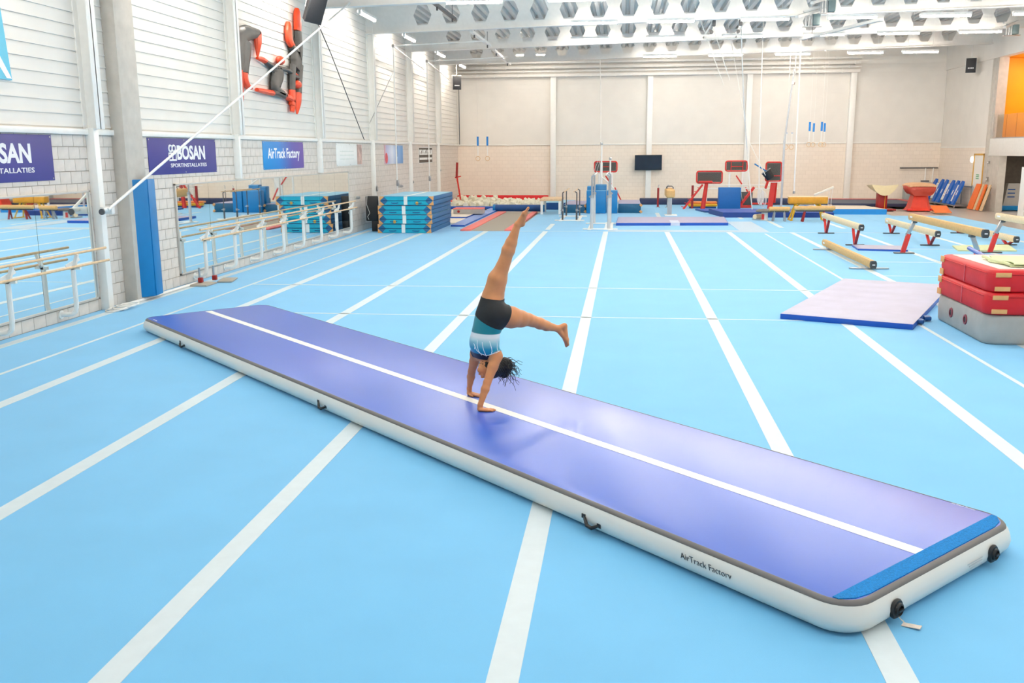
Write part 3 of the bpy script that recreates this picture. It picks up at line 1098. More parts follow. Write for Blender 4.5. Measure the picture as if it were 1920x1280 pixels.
text_fit('lettering', 'AirTrack Factory', .4, .062, Matrix(((-1, 0, 0, 1.16), (0, .26, .96, TW + .0335), (0, .96, -.26, .083), (0, 0, 0, 1))) @ Matrix.Identity(4), mat('dark grey print', '#4a4b4f', .5), track, bold=-.012, extrude=.004)
text_fit('lettering', 'AirTrack Factory', .17, .028, Matrix(((-1, 0, 0, .42), (0, -1, 0, .055), (0, 0, 1, .2004), (0, 0, 0, 1))), M_PRINT, track, extrude=.001)
text_fit('lettering', 'AirTrack Factory', .17, .03, Matrix(((-1, 0, 0, TL - .28), (0, -1, 0, TW - .06), (0, 0, 1, .2004), (0, 0, 0, 1))), M_PRINT, track, extrude=.001)
for y in (TW - .40, TW - 1.56):
    bm = BM()
    Mv = Matrix(((0, 0, -1, -.040), (1, 0, 0, y), (0, 1, 0, .09), (0, 0, 0, 1)))
    lathe(bm, [(.058, -.004), (.06, .006), (.052, .016), (.04, .018), (.038, .03), (.03, .034), (.026, .024), (.01, .024)], 20)
    box(bm, (0, 0, .034), (.05, .012, .012))
    me = mesh_of(bm, 'air_valve')
    me.transform(Mv)
    link('air_valve', me, M_BLACK, track)
bm = BM()
tube(bm, [(-.06, TW - .40, .05), (-.075, TW - .41, .03), (-.085, TW - .42, .02)], .003, 5)
box(bm, (-.125, TW - .43, .008), (.1, .045, .004), (0, .1, .25))
obj('paper_tag', bm, mat('printed paper tag', '#e9d9cc', .7, vary=.1, scale=60), track)
bm = BM()
for k in range(3):
    bb(bm, -.045, -.0435, TW - 1.42, TW - 1.27 + .02 * k, .07 + .018 * k, .078 + .018 * k)
obj('faint_print', bm, mat('faint side print', '#cdccca', .5), track)

# ------------------------------------------------------------------ silver mat, red stack, green mats
t = thing('landing_mat', 'wrinkled lavender landing mat with blue edges on the carpet', 'mat', (2.50, 15.03, 0), -0.42)
W_, L_ = 1.96, 4.75
bm = BM()
bb(bm, 0, W_, 0, L_, 0, .085, .008)
obj('mat_core', bm, M_BLUE2, t)
bm = BM()
nx, ny = 22, 48
grid = [[None] * (ny + 1) for _ in range(nx + 1)]
for i in range(nx + 1):
    for j in range(ny + 1):
        x, y = W_ * i / nx, L_ * j / ny
        edge = min(i, nx - i, j, ny - j)
        z = .0855 if edge == 0 else .0955 + .006 * math.sin(y * 9 + 1.5 * math.sin(x * 2.2)) * math.sin(x * 1.6 + .4) + .003 * random.random()
        grid[i][j] = bm.verts.new((x, y, z))
for i in range(nx):
    for j in range(ny):
        bm.faces.new((grid[i][j], grid[i + 1][j], grid[i + 1][j + 1], grid[i][j + 1]))
obj('top_cover', bm, M_LAV, t, sharp=3)
for k in range(2):
    bm = BM()
    box(bm, (W_ + .02 + .06 * k, .55 + .35 * k, .05), (.1, .16, .06), (0, 0, .3), .015)
    obj('corner_strap', bm, M_NAVY, t)

def stack_mat(z0, z1, material, name, label, cat, inset=0.0, bev=.06):
    t = thing(name, label, cat, (4.93 + inset, 13.2 + inset, z0))
    bm = BM()
    h = z1 - z0
    W2, L2, r = 2.6, 2.1, .17
    pts = []
    for cx, cy, a0 in ((W2 - r, L2 - r, 0), (r, L2 - r, PI / 2), (r, r, PI), (W2 - r, r, 1.5 * PI)):
        for k in range(7):
            a = a0 + PI / 2 * k / 6
            pts.append((cx, cy, math.cos(a), math.sin(a)))
    rings = []
    for o, z in ((-.05, 0), (-.015, .008), (0, .04), (.012, h * .5), (0, h - .04), (-.015, h - .008), (-.05, h)):
        rings.append([Vector((cx + (r + o) * ca, cy + (r + o) * sa, z)) for cx, cy, ca, sa in pts])
    ring_strip(bm, rings, True, True)
    obj('mat_body', bm, material, t, sharp=1.0)
    return t, W2, L2, h
t, W2, L2, h = stack_mat(0, .41, M_GREYV, 'foam_block', 'grey canvas foam block under the two red mats', 'foam block')
for y in (.75, 1.35):
    bm = BM()
    lathe(bm, [(.075, 0), (.07, .012), (.045, .014), (.045, .004), (.01, .004)], 20)
    me = mesh_of(bm, 'vent_eyelet')
    me.transform(Matrix(((0, 0, -1, -.012), (1, 0, 0, y), (0, 1, 0, .22), (0, 0, 0, 1))))
    o = link('vent_eyelet', me, mat('dull red eyelet', '#8e3a44', .5), t)
    bm = BM()
    cyl(bm, (-.016, y, .22), (-.02, y, .22), .04, n=16)
    obj('vent_mesh', bm, M_BLACK, o)
def red_mat(z0, z1, inset, label):
    t, W2, L2, h = stack_mat(z0, z1, M_REDV, 'crash_mat', label, 'mat', inset)
    bm = BM()
    for z in (h - .05,):
        pts = [(-.008, 2.0), (-.008, .17), (.05, .05), (.17, -.008), (2.4, -.008)]
        tube(bm, [(x, y, z) for x, y in pts], .008, 6)
    obj('seam_piping', bm, M_REDV, t)
    for z in (.055, h - .06):
        for c_, s_ in (((.16, -.012, z), (.2, .012, .06)), ((-.010, 1.93, z), (.014, .16, .09))):
            bm = BM()
            box(bm, c_, s_, None, .003)
            obj('corner_patch', bm, M_PATCH, t)
    bm = BM()
    box(bm, (-.012, .95, h / 2), (.01, .02, h * .8))
    obj('side_strap', bm, mat('pale red strap', '#d8606a', .6), t)
    return t, W2, L2, h
red_mat(.412, .715, -.02, 'red crash mat in the middle of the stack on the grey block')
t, W2, L2, h = red_mat(.717, 1.02, 0.0, 'red crash mat with a cream top, uppermost of the stack')
bm = BM()
prism(bm, [(.16, .16), (W2 - .12, .12), (W2 - .12, L2 - .14), (.14, L2 - .14)], .008, Matrix.Translation((0, 0, h - .003)))
obj('top_panel', bm, M_CREAM, t)
t = thing('folded_mat', 'pale green rubber mat folded on top of the red stack', 'mat', (5.28, 13.5, 1.022))
for k, (zz, dx) in enumerate(((.012, 0), (.04, .05))):
    bm = BM()
    grid = []
    for i in range(9):
        row = []
        for j in range(9):
            x, y = dx + i * .2 + .05 * math.sin(j), j * .13
            row.append((x, y + .12 * i / 9, zz + .012 * math.sin(i * 1.3 + k) * math.sin(j * .9)))
        grid.append(row)
    up = [[bm.verts.new((x, y, z + .012)) for x, y, z in r] for r in grid]
    dn = [[bm.verts.new((x, y, z)) for x, y, z in r] for r in grid]
    for i in range(8):
        for j in range(8):
            bm.faces.new((up[i][j], up[i + 1][j], up[i + 1][j + 1], up[i][j + 1]))
            bm.faces.new((dn[i][j], dn[i][j + 1], dn[i + 1][j + 1], dn[i + 1][j]))
    for i in range(8):
        bm.faces.new((up[i][0], dn[i][0], dn[i + 1][0], up[i + 1][0]))
        bm.faces.new((up[i][8], up[i + 1][8], dn[i + 1][8], dn[i][8]))
        bm.faces.new((up[0][i], up[0][i + 1], dn[0][i + 1], dn[0][i]))
        bm.faces.new((up[8][i], dn[8][i], dn[8][i + 1], up[8][i + 1]))
    obj('mat_layer', bm, M_GREEN, t, sharp=1)
bm = BM()
tube(bm, [(.02, .02 + .13 * k, .034 + .01 * math.sin(k)) for k in range(9)], .022, 8)
obj('fold_edge', bm, M_GREEN, t)
t = thing('white_string', 'thin white cord hanging down the grey foam block at the picture edge', 'cord', (0, 0, 0))
bm = BM()
tube(bm, [(5.62, 13.15, .45), (5.5, 13.1, .2), (5.42, 13.02, .01), (5.47, 12.9, .006), (5.7, 12.8, .006)], .007, 6)
obj('cord', bm, M_ROPE, t)
t = thing('blue_handle_bar', 'blue foam bar resting behind the red mat stack', 'bar', (5.75, 15.95, 0))
bm = BM()
cyl(bm, (.18, 1.0, .95), (.0, -.3, .93), .035, n=10)
obj('foam_sleeve', bm, M_BLUE2, t)
bm = BM()
cyl(bm, (.1, .4, 0), (.1, .4, .94), .02, n=8)
obj('stand', bm, M_CHROME, t)

def flat_mat(name, label, corners, h, mtop, mside, cat='mat'):
    """thin mat from four floor corners"""
    cx = sum(p[0] for p in corners) / 4
    cy = sum(p[1] for p in corners) / 4
    t = thing(name, label, cat, (cx, cy, 0))
    P = [(x - cx, y - cy) for x, y in corners]
    bm = BM()
    prism(bm, P, h - .006, Matrix.Translation((0, 0, .0)))
    obj('mat_side', bm, mside, t)
    bm = BM()
    prism(bm, [(x * .99, y * .99) for x, y in P], .008, Matrix.Translation((0, 0, h - .007)))
    obj('top_cover', bm, mtop, t)
    return t
flat_mat('exercise_mat', 'pale green mat on the floor under the high beams', [(8.72, 25.7), (10.2, 25.75), (10.6, 27.35), (9.0, 27.0)], .03, M_GREEN, M_GREEN)
flat_mat('exercise_mat', 'lavender mat with blue edges beside the front balance beam foot', [(6.2, 25.75), (7.4, 25.5), (7.65, 26.6), (6.3, 26.85)], .05, M_LAV, M_BLUE2)
flat_mat('landing_mat', 'long flat grey mat with a blue front edge behind the floor area', [(-.25, 33.9), (3.72, 34.2), (3.9, 37.25), (-.2, 37.0)], .1, mat('mauve grey vinyl', '#a9a5c6', .45, vary=.06), M_BLUE2)
bm = BM()
o = thing('mat_strap', 'white strap hanging over the blue edge of the long flat mat', 'strap', (1.85, 34.02, 0))
bb(bm, -.16, .16, -.03, .02, 0, .104)
bb(bm, -.16, .16, -.03, 1.2, .1, .106)
obj('strap_band', bm, mat('pale strap', '#cfd6ea', .6), o)
flat_mat('landing_mat', 'beige landing mat with a rounded blue edge before the cream vault table', [(8.6, 40.35), (10.75, 40.3), (10.5, 42.9), (8.0, 43.3)], .22, mat('beige mat top', '#d9cdbf', .6, vary=.04), mat('bright blue mat edge', '#1b8ad2', .4))

# ------------------------------------------------------------------ stack of teal crash mats
def teal_mat(x, y, z, w, l, h, label, badge):
    t = thing('crash_mat', label, 'mat', (x, y, z), 0, 'stacked teal crash mats')
    for k in range(2):
        bm = BM()
        bb(bm, 0, w, 0, l, k * h / 2 + .003, (k + 1) * h / 2 - .003, .018)
        obj('foam_layer', bm, mat('steel blue canvas', '#2a6a9c', .6, vary=.08), t)
    bm = BM()
    n = 4
    # teal front panels, pointed at both ends
    for k in range(2):
        z0, z1 = k * h / 2 + .012, (k + 1) * h / 2 - .012
        pa, pb = (.14, .26) if k == 0 else (.26, .14)
        pts = [(pa, z0), (w - pa, z0), (w - pb, z1), (pb, z1)]
        prism(bm, pts, .006, Matrix(((1, 0, 0, 0), (0, 0, -1, .002), (0, 1, 0, 0), (0, 0, 0, 1))))
    obj('front_panel', bm, M_TEAL, t)
    bm = BM()
    bb(bm, w * .45, w * .45 + .12, -.008, .02, .01, h - .01)
    bb(bm, w * .45, w * .45 + .12, 0, l, h - .002, h + .004)
    obj('white_strap', bm, M_WHITE, t)
    for sx, z0 in ((0, 0), (0, 1), (1, 0), (1, 1)):
        bm = BM()
        a = .15
        zc = 0 if z0 == 0 else h
        s = 1 if z0 == 0 else -1
        xx = -.004 if sx == 0 else w + .004
        d = 1 if sx == 0 else -1
        v = [(xx, -.01, zc + s * .004), (xx + d * a * 1.1, -.01, zc + s * .004), (xx, -.01, zc + s * a), (xx, a * .5, zc + s * .004)]
        vv = [bm.verts.new(p) for p in v]
        bm.faces.new((vv[0], vv[1], vv[2]))
        bm.faces.new((vv[0], vv[2], vv[3]))
        bm.faces.new((vv[0], vv[3], vv[1]))
        bm.faces.new((vv[1], vv[3], vv[2]))
        obj('corner_patch', bm, M_PATCH, t)
    for x0 in (.28, .72):
        bm = BM()
        tube(bm, [(w * x0 - .12, -.008, h * .27), (w * x0 - .06, -.022, h * .24), (w * x0 + .06, -.022, h * .24), (w * x0 + .12, -.008, h * .27)], .014, 6)
        obj('carry_handle', bm, M_NAVY, t)
    bm = BM()
    bb(bm, .02, w - .02, .02, l - .02, h - .004, h + .002)
    obj('top_cover', bm, M_SKYTOP, t)
    if badge:
        bm = BM()
        lathe(bm, [(.01, 0), (.05, 0), (.05, .004), (.01, .004)], 14)
        me = mesh_of(bm, 'badge')
        me.transform(Matrix(((1, 0, 0, w * badge), (0, 0, -1, -.026), (0, 1, 0, h * .24), (0, 0, 0, 1))))
        link('round_badge', me, M_YELLOW, t)
HS = .30
for k, (x, y, b, lab) in enumerate([(-8.05, 30.40, 0, 'teal crash mat at the bottom of the stack of four'), (-8.0, 30.36, .3, 'teal crash mat second from the bottom of the stack of four'),
                                     (-8.02, 30.38, 0, 'teal crash mat third from the bottom of the stack of four'), (-7.94, 30.34, .7, 'teal crash mat on top of the stack of four')]):
    teal_mat(x, y, k * HS + (0.004 * k), 1.78, 3.55, HS - .006, lab, b)
t = thing('folded_trampoline', 'black folded trampoline with dangling cord between teal mats and block wall', 'trampoline', (-8.45, 31.1, 0), .1)
bm = BM()
bb(bm, -.16, .26, -.12, .0, .35, 1.18, .03)
bb(bm, .02, .26, -.1, .04, .0, .4, .03)
obj('black_cover', bm, M_BLACK, t)
bm = BM()
tube(bm, [(-.1, -.14, 1.2), (-.12, -.15, .9), (-.02, -.16, .62), (-.1, -.16, .5), (-.06, -.15, .4)], .008, 6)
obj('cord', bm, M_ROPE, t)
bm = BM()
bb(bm, .1, .24, -.06, .06, 0, .36, .01)
obj('foot', bm, mat('brown leather', '#6d574b', .6), t)
# ------------------------------------------------------------------ balance beams
def beam_body(t, L, ztop, material, cap):
    bm = BM()
    w, h = .115, .16
    pts = [(-w / 2 + .012, 0), (w / 2 - .012, 0), (w / 2 + .006, h * .35), (w / 2 + .006, h * .7), (w / 2 - .012, h), (-w / 2 + .012, h), (-w / 2 - .006, h * .7), (-w / 2 - .006, h * .35)]
    prism(bm, pts, L, Matrix(((1, 0, 0, 0), (0, 0, 1, 0), (0, 1, 0, ztop - h), (0, 0, 0, 1))))
    b = obj('beam_body', bm, material, t, sharp=.9)
    bm = BM()
    prism(bm, [(x * 1.06, (y - h / 2) * 1.05 + h / 2) for x, y in pts], .09, Matrix(((1, 0, 0, 0), (0, 0, 1, -.035), (0, 1, 0, ztop - h), (0, 0, 0, 1))))
    e = obj('end_cap', bm, M_RUBBER, t)
    bm = BM()
    box(bm, (0, -.037, ztop - h / 2), (.06, .004, .02))
    obj('cap_print', bm, M_PRINT, e)
    bm = BM()
    box(bm, (0, L - .25, ztop - h * .45), (w + .016, .2, .04))
    obj('side_print', bm, M_PRINT, b)
def training_beam(x, y0, ztop, L, label):
    t = thing('balance_beam', label, 'balance beam', (x, y0, 0))
    beam_body(t, L, ztop, M_TANP, True)
    zb = ztop - .16
    for yy in (.6, L - .6):
        for s in (-1, 1):
            bm = BM()
            bar(bm, (0, yy + s * .04, .03), (0, yy + s * .34, zb), .07, .05, bev=.006)
            obj('leg', bm, M_RED if s > 0 else M_DRED, t)
        bm = BM()
        box(bm, (0, yy, .015), (.5, .09, .03), None, .006)
        obj('foot', bm, M_RUBBER, t)
training_beam(6.45, 26.55, .62, 5.05, 'pale training beam on red legs, the one nearest the lavender edged mat')
training_beam(8.47, 26.6, .45, 5.05, 'pale training beam on red legs seen behind the high beam')
training_beam(10.6, 26.85, .29, 5.05, 'lowest pale training beam on red legs at the far side')
def high_beam(x, y0, L, ztop, label, material):
    t = thing('balance_beam', label, 'balance beam', (x, y0, 0))
    beam_body(t, L, ztop, material, True)
    for yy, s in ((.75, -1), (L - .35, 1)):
        bm = BM()
        bar(bm, (-.16 * s, yy, .45), (0, yy, ztop - .17), .07, .09, bev=.008)
        up = obj('upper_leg', bm, M_CHROME, t)
        bm = BM()
        bar(bm, (-.24 * s, yy, .0), (-.12 * s, yy, .5), .085, .11, bev=.008)
        obj('lower_leg', bm, M_RED, t)
        bm = BM()
        cyl(bm, (-.19 * s, yy, .5), (-.06 * s, yy, .5), .02, n=8)
        obj('lock_knob', bm, M_BLACK, up)
        bm = BM()
        box(bm, (-.2 * s, yy, .015), (.5, .12, .03), None, .006)
        obj('foot', bm, M_DARKSTEEL, t)
    bm = BM()
    box(bm, (0, .75, ztop - .19), (.1, .16, .06), None, .01)
    box(bm, (0, L - .35, ztop - .19), (.1, .16, .06), None, .01)
    obj('clamp', bm, M_DARKSTEEL, t)
high_beam(7.38, 20.25, 5.15, 1.0, 'tan high balance beam with one red and grey leg behind the red mats', M_TAN)
high_beam(9.62, 20.4, 5.3, 1.0, 'pale high balance beam cut off by the picture edge', M_TANP)
t = thing('balance_beam', 'tan balance beam lying low on two steel cross feet', 'balance beam', (5.48, 21.3, 0))
beam_body(t, 5.2, .22, M_TAN, True)
for yy in (.35, 4.5):
    bm = BM()
    box(bm, (0, yy, .02), (.85, .09, .03), None, .006)
    box(bm, (0, yy, .045), (.14, .16, .05), None, .006)
    obj('cross_foot', bm, M_CHROME, t)

# ------------------------------------------------------------------ tumbling trampoline, pit and mats on the pit side
t = thing('tumble_trampoline', 'sunken grey tumbling bed with red side pads beside the teal mats', 'trampoline', (-5.47, 31.4, 0))
bm = BM()
bb(bm, .37, 1.51, 0, 9.7, -.02, .012)
obj('jump_bed', bm, mat('grey woven bed', '#a39c90', .7, vary=.06, scale=40), t)
for x0, x1 in ((0, .37), (1.51, 1.75)):
    bm = BM()
    bb(bm, x0, x1, 0, 9.7, -.02, .05, .015)
    obj('side_pad', bm, mat('salmon red pad', '#ea7670', .5, vary=.08), t)
t = thing('foam_roll', 'dark blue foam roll across the end of the tumbling bed', 'roll', (-4.75, 41.7, .16))
bm = BM()
cyl(bm, (-1.0, .1, 0), (1.3, -.1, 0), .15, n=20)
obj('roll_body', bm, M_NAVY, t)
bm = BM()
cyl(bm, (-1.01, .1, 0), (-.9, .09, 0), .153, n=20)
cyl(bm, (1.2, -.09, 0), (1.31, -.1, 0), .153, n=20)
obj('end_band', bm, M_BLUE, t)
flat_mat('side_mat', 'pale blue strip mat along the salmon side pad', [(-6.12, 33.2), (-5.62, 33.2), (-5.62, 43.6), (-6.12, 43.6)], .06, mat('periwinkle vinyl', '#7f9fe0', .45, vary=.06), M_BLUE2)
flat_mat('crash_pad', 'white pad with a blue front edge behind the teal mats', [(-7.6, 36.8), (-6.15, 36.8), (-6.15, 41.6), (-7.6, 41.6)], .1, M_CREAM, M_BLUE2)
flat_mat('crash_pad', 'cream pad on the floor just behind the teal mat stack', [(-7.0, 34.2), (-6.14, 34.2), (-6.14, 36.6), (-7.0, 36.6)], .06, M_CREAM, M_CREAM)
t = thing('foam_box', 'grey foam box with a red lid and round vent', 'foam block', (-6.98, 38.5, .1))
bm = BM()
bb(bm, 0, 1.22, 0, .7, 0, .2, .015)
obj('box_body', bm, M_GREYV, t)
bm = BM()
bb(bm, -.01, 1.23, -.01, .71, .19, .235, .012)
obj('red_lid', bm, mat('salmon red pad', '#e4605c'), t)
bm = BM()
cyl(bm, (.22, .0, .1), (.22, -.012, .1), .055, n=16)
obj('round_vent', bm, M_DRED, t)
t = thing('foam_pit', 'foam pit framed by red padded edges along the end wall', 'foam pit', (-8.6, 43.6, 0))
bm = BM()
bb(bm, .0, 4.75, 5.0, 5.35, 0, .40, .05, 3)
obj('red_edge', bm, M_REDV, t)
bm = BM()
bb(bm, -.12, .2, 1.2, 5.3, 0, .24, .05, 3)
obj('red_edge', bm, M_REDV, t)
bm = BM()
bb(bm, .2, 4.75, -.1, .25, 0, .12, .03, 3)
obj('front_edge', bm, M_BLUE2, t)
bm = BM()
bb(bm, .2, 4.75, .2, 5.05, -.02, .02)
obj('pit_base', bm, M_CREAM, t)
bm = BM()
box(bm, (0, 0, 0), (.22, .22, .22), None, .012, 1)
cube_me = mesh_of(bm, 'foam_cube')
cube_me.materials.append(M_FOAM)
rnd = random.Random(3)
n = 0
for j in range(11):
    for i in range(15):
        x = -8.25 + i * .3 + rnd.uniform(-.1, .1)
        y = 44.1 + j * .4 + rnd.uniform(-.12, .12)
        if rnd.random() < .12:
            continue
        hgt = .11 + .07 * rnd.random() + (.16 if (x < -6.4 and y > 46.2) else 0) * rnd.random()
        o = link('foam_cube', cube_me, None, None, (x, y, hgt), (rnd.uniform(0, 3), rnd.uniform(0, 3), rnd.uniform(0, 3)))
        tag(o, 'cream foam cube heaped in the pit with red edges', 'foam cube', 'loose foam cubes in the pit')
t = thing('red_stand', 'slim red steel stand with angled arm in the corner by the pit', 'stand', (-8.3, 47.0, 0))
bm = BM()
bar(bm, (.2, 0, .0), (-.02, 0, 1.5), .07, .07)
obj('leg', bm, M_RED, t)
bm = BM()
bar(bm, (-.02, 0, 1.35), (.02, 0, 2.1), .08, .1)
obj('upright', bm, M_DRED, t)
bm = BM()
bar(bm, (-.1, 0, 1.35), (.2, 0, 1.42), .05, .06)
obj('arm', bm, M_RED, t)
for k in range(4):
    bm = BM()
    cyl(bm, (.15 - .05 * k, -.09, .3 + .3 * k), (.15 - .05 * k, .06, .3 + .3 * k), .02, n=8)
    obj('peg', bm, M_RED, t)

# bench with white legs
t = thing('bench', 'wooden topped bench with white legs beside the foam pit', 'bench', (-3.05, 40.1, 0))
bm = BM()
bb(bm, -.46, .46, -.3, 1.6, .56, .66, .015)
obj('bench_top', bm, M_WOOD, t)
for x in (-.38, .38):
    for y in (-.22, 1.5):
        bm = BM()
        bb(bm, x - .05, x + .05, y - .04, y + .04, 0, .57, .006)
        obj('leg', bm, M_WHITE, t)
for k, (z, m_) in enumerate(((.0, M_NAVY), (.16, M_SKYTOP), (.2, M_NAVY))):
    pass
flat_mat('crash_pad', 'light blue pad with dark edge seen under the wooden bench', [(-3.6, 43.2), (-2.3, 43.2), (-2.3, 45.6), (-3.6, 45.6)], .32, M_SKYTOP, M_NAVY)

# small parallel bars
def parallel_bars(name, label, x0, x1, y0, y1, zlow, ztop, mlow, mup, mrail, rl, ru):
    t = thing(name, label, 'parallel bars', ((x0 + x1) / 2, (y0 + y1) / 2, 0))
    w, l = (x1 - x0) / 2, (y1 - y0) / 2
    for sx in (-1, 1):
        for sy in (-1, 1):
            bm = BM()
            cyl(bm, (sx * w, sy * l, 0), (sx * w, sy * l, zlow), rl, n=12)
            p = obj('post', bm, mlow, t)
            bm = BM()
            tube(bm, [(sx * w, sy * l, zlow - .1), (sx * w, sy * l, ztop - .12), (sx * w + sx * .0, sy * l, ztop - .06), (sx * (w - .05), sy * l, ztop - .02), (sx * (w - .09), sy * l, ztop)], ru, 8)
            obj('inner_tube', bm, mup, p)
            bm = BM()
            cyl(bm, (sx * w, sy * l, zlow - .05), (sx * w, sy * l, zlow + .03), rl * 1.3, n=12)
            cyl(bm, (sx * w, sy * l, zlow - .02), (sx * (w + .1), sy * l, zlow - .02), .015, n=8)
            obj('collar', bm, M_CHROME, p)
        bm = BM()
        cyl(bm, (sx * (w - .09), -l - .35, ztop), (sx * (w - .09), l + .35, ztop), .022, n=10)
        obj('rail', bm, mrail, t)
        bm = BM()
        box(bm, (sx * w * 1.25, 0, .02), (.12, 2 * l + .5, .04), None, .01)
        obj('base_rail', bm, M_WHITE, t)
    for sy in (-1, 1):
        bm = BM()
        box(bm, (0, sy * l, .02), (2 * w + .6, .12, .04), None, .01)
        obj('base_cross', bm, M_WHITE, t)
    return t
parallel_bars('parallel_bars', 'low parallel bars on dark steel posts beside the wooden bench', -2.31, -1.77, 36.2, 38.6, .42, 1.12, M_DARKSTEEL, M_DARKSTEEL, M_WOOD, .035, .022)
parallel_bars('parallel_bars', 'tall parallel bars on pale grey posts in front of the upright blue pads', -1.06, -.48, 32.15, 34.7, 1.12, 1.85, mat('pale grey powder coat', '#c5c6c8', .4), M_CHROME, M_WHITE, .055, .03)

# upright blue pads and flat teal mats behind
for x0, x1, y, z1, lab in ((-1.58, -.73, 40.62, .98, 'wide upright blue pad behind the tall parallel bars'), (-.71, -.25, 40.62, .98, 'narrow upright blue pad behind the tall parallel bars'),
                           (-1.58, -1.24, 41.3, 1.13, 'upright blue pad at the back, its top just above the wide pad'), (-1.22, -.73, 41.35, 1.2, 'tallest upright blue pad at the back')):
    t = thing('upright_pad', lab, 'pad', ((x0 + x1) / 2, y, 0))
    bm = BM()
    w = (x1 - x0) / 2 - .006
    bb(bm, -w, w, 0, .42, 0, z1, .03, 3)
    obj('pad_body', bm, M_BLUE, t)
    bm = BM()
    tube(bm, [(-w, .0, z1 - .02), (w, .0, z1 - .02)], .008, 6)
    obj('seam_piping', bm, M_SKYTOP, t)
for x0, x1, y, h, lab in ((-2.55, -1.62, 40.9, .36, 'dark teal crash mat lying beside the blue pads, bench side'), (-.22, .75, 40.9, .40, 'dark teal crash mat lying beside the blue pads, screen side')):
    t = thing('crash_mat', lab, 'mat', (x0, y, 0))
    w = x1 - x0
    bm = BM()
    bb(bm, 0, w, 0, 3.2, 0, h, .03)
    obj('mat_body', bm, mat('dark teal vinyl', '#0a5a80', .5, vary=.08), t)
    bm = BM()
    bb(bm, .02, w - .02, .02, 3.18, h - .004, h + .004)
    obj('top_cover', bm, mat('mauve grey vinyl', '#a9a5c6', .45), t)
    bm = BM()
    for z in (.06, h - .06):
        box(bm, (w + .0, .0, z), (.12, .05, .1), (0, .78, 0), .008)
    obj('corner_patch', bm, M_PATCH, t)
t = thing('bar_uprights', 'pair of tall pale uprights rising behind the blue pads', 'uprights', (-.8, 42.2, 0))
for x, z in ((-.19, 2.95), (.2, 2.3)):
    bm = BM()
    cyl(bm, (x, 0, 0), (x, 0, z * .72), .055, n=12)
    cyl(bm, (x, 0, z * .72), (x, 0, z), .035, n=12)
    p = obj('upright', bm, M_WHITE, t)
    bm = BM()
    box(bm, (x, 0, z), (.12, .12, .12), None, .02)
    obj('head', bm, M_CHROME, p)
bm = BM()
cyl(bm, (-.19, 0, 2.6), (-1.2, 1.5, .02), .008, n=6)
cyl(bm, (-.19, 0, 2.4), (-.95, 1.6, .02), .008, n=6)
obj('stay_cables', bm, M_WHITE, t)
bm = BM()
tube(bm, [(-.19, -.02, 1.5), (.0, -.1, 1.36), (.2, -.2, 1.2), (.35, -.3, 1.0)], .03, 8)
obj('bar', bm, M_WHITE, t)

# television
t = thing('television', 'black flat television switched off on the end wall column', 'television', (1.25, 50.1, 1.63))
bm = BM()
bb(bm, -.7, .7, -.02, .06, 0, .78, .012)
obj('housing', bm, M_BLACK, t)
bm = BM()
bb(bm, -.675, .675, -.026, -.018, .03, .755)
obj('screen', bm, M_SCREEN, t)
bm = BM()
bb(bm, -.15, .15, .06, .15, .2, .55)
obj('bracket', bm, M_DARKSTEEL, t)

# red framed rebound panels on stands
def rebound_panel(x0, x1, y, z0, z1, label, bars, stand):
    t = thing('rebound_panel', label, 'rebound frame', ((x0 + x1) / 2, y, 0))
    w = (x1 - x0) / 2
    r = .035
    bm = BM()
    pts = []
    cr = .09
    for cx, cz, a0 in ((w - cr, z1 - cr, 0), (-w + cr, z1 - cr, PI / 2), (-w + cr, z0 + cr, PI), (w - cr, z0 + cr, 1.5 * PI)):
        for k in range(5):
            a = a0 + PI / 2 * k / 4
            pts.append((cx + cr * math.cos(a), 0, cz + cr * math.sin(a)))
    tube(bm, pts, r, 8, closed=True)
    for b_ in bars:
        if b_[0] == 'v':
            cyl(bm, (-w + 2 * w * b_[1], -.02, z0), (-w + 2 * w * b_[1], -.02, z1), .02, n=8)
        else:
            cyl(bm, (-w + 2 * w * b_[2], -.02, z0 + (z1 - z0) * b_[1]), (-w + 2 * w * b_[3], -.02, z0 + (z1 - z0) * b_[1]), .02, n=8)
    obj('red_frame', bm, M_RED, t)
    bm = BM()
    bb(bm, -w + .04, w - .04, -.006, .006, z0 + .04, z1 - .04)
    obj('dark_bed', bm, M_MESHDARK, t)
    stand(t, w)
    return t
def stand_ladder(t, w):
    bm = BM()
    bar(bm, (-1.15, -.3, 0), (-.3, -.1, 1.1), .09, .07)
    for k in range(6):
        bar(bm, (-1.12 + .14 * k, -.32, .1 + .17 * k), (-1.24 + .14 * k, -.28, .12 + .17 * k), .03, .03)
    obj('leg', bm, M_RED, t)
    bm = BM()
    cyl(bm, (-.26, -.1, 0), (-.12, -.05, 1.2), .11, .08, n=12)
    obj('leg', bm, M_RED, t)
    bm = BM()
    bb(bm, -.76, -.66, .3, .4, 0, 1.05)
    obj('rear_post', bm, M_DRED, t)
    bm = BM()
    box(bm, (-.18, -.12, 1.22), (.62, .2, .09), None, .02)
    obj('cross_head', bm, M_RED, t)
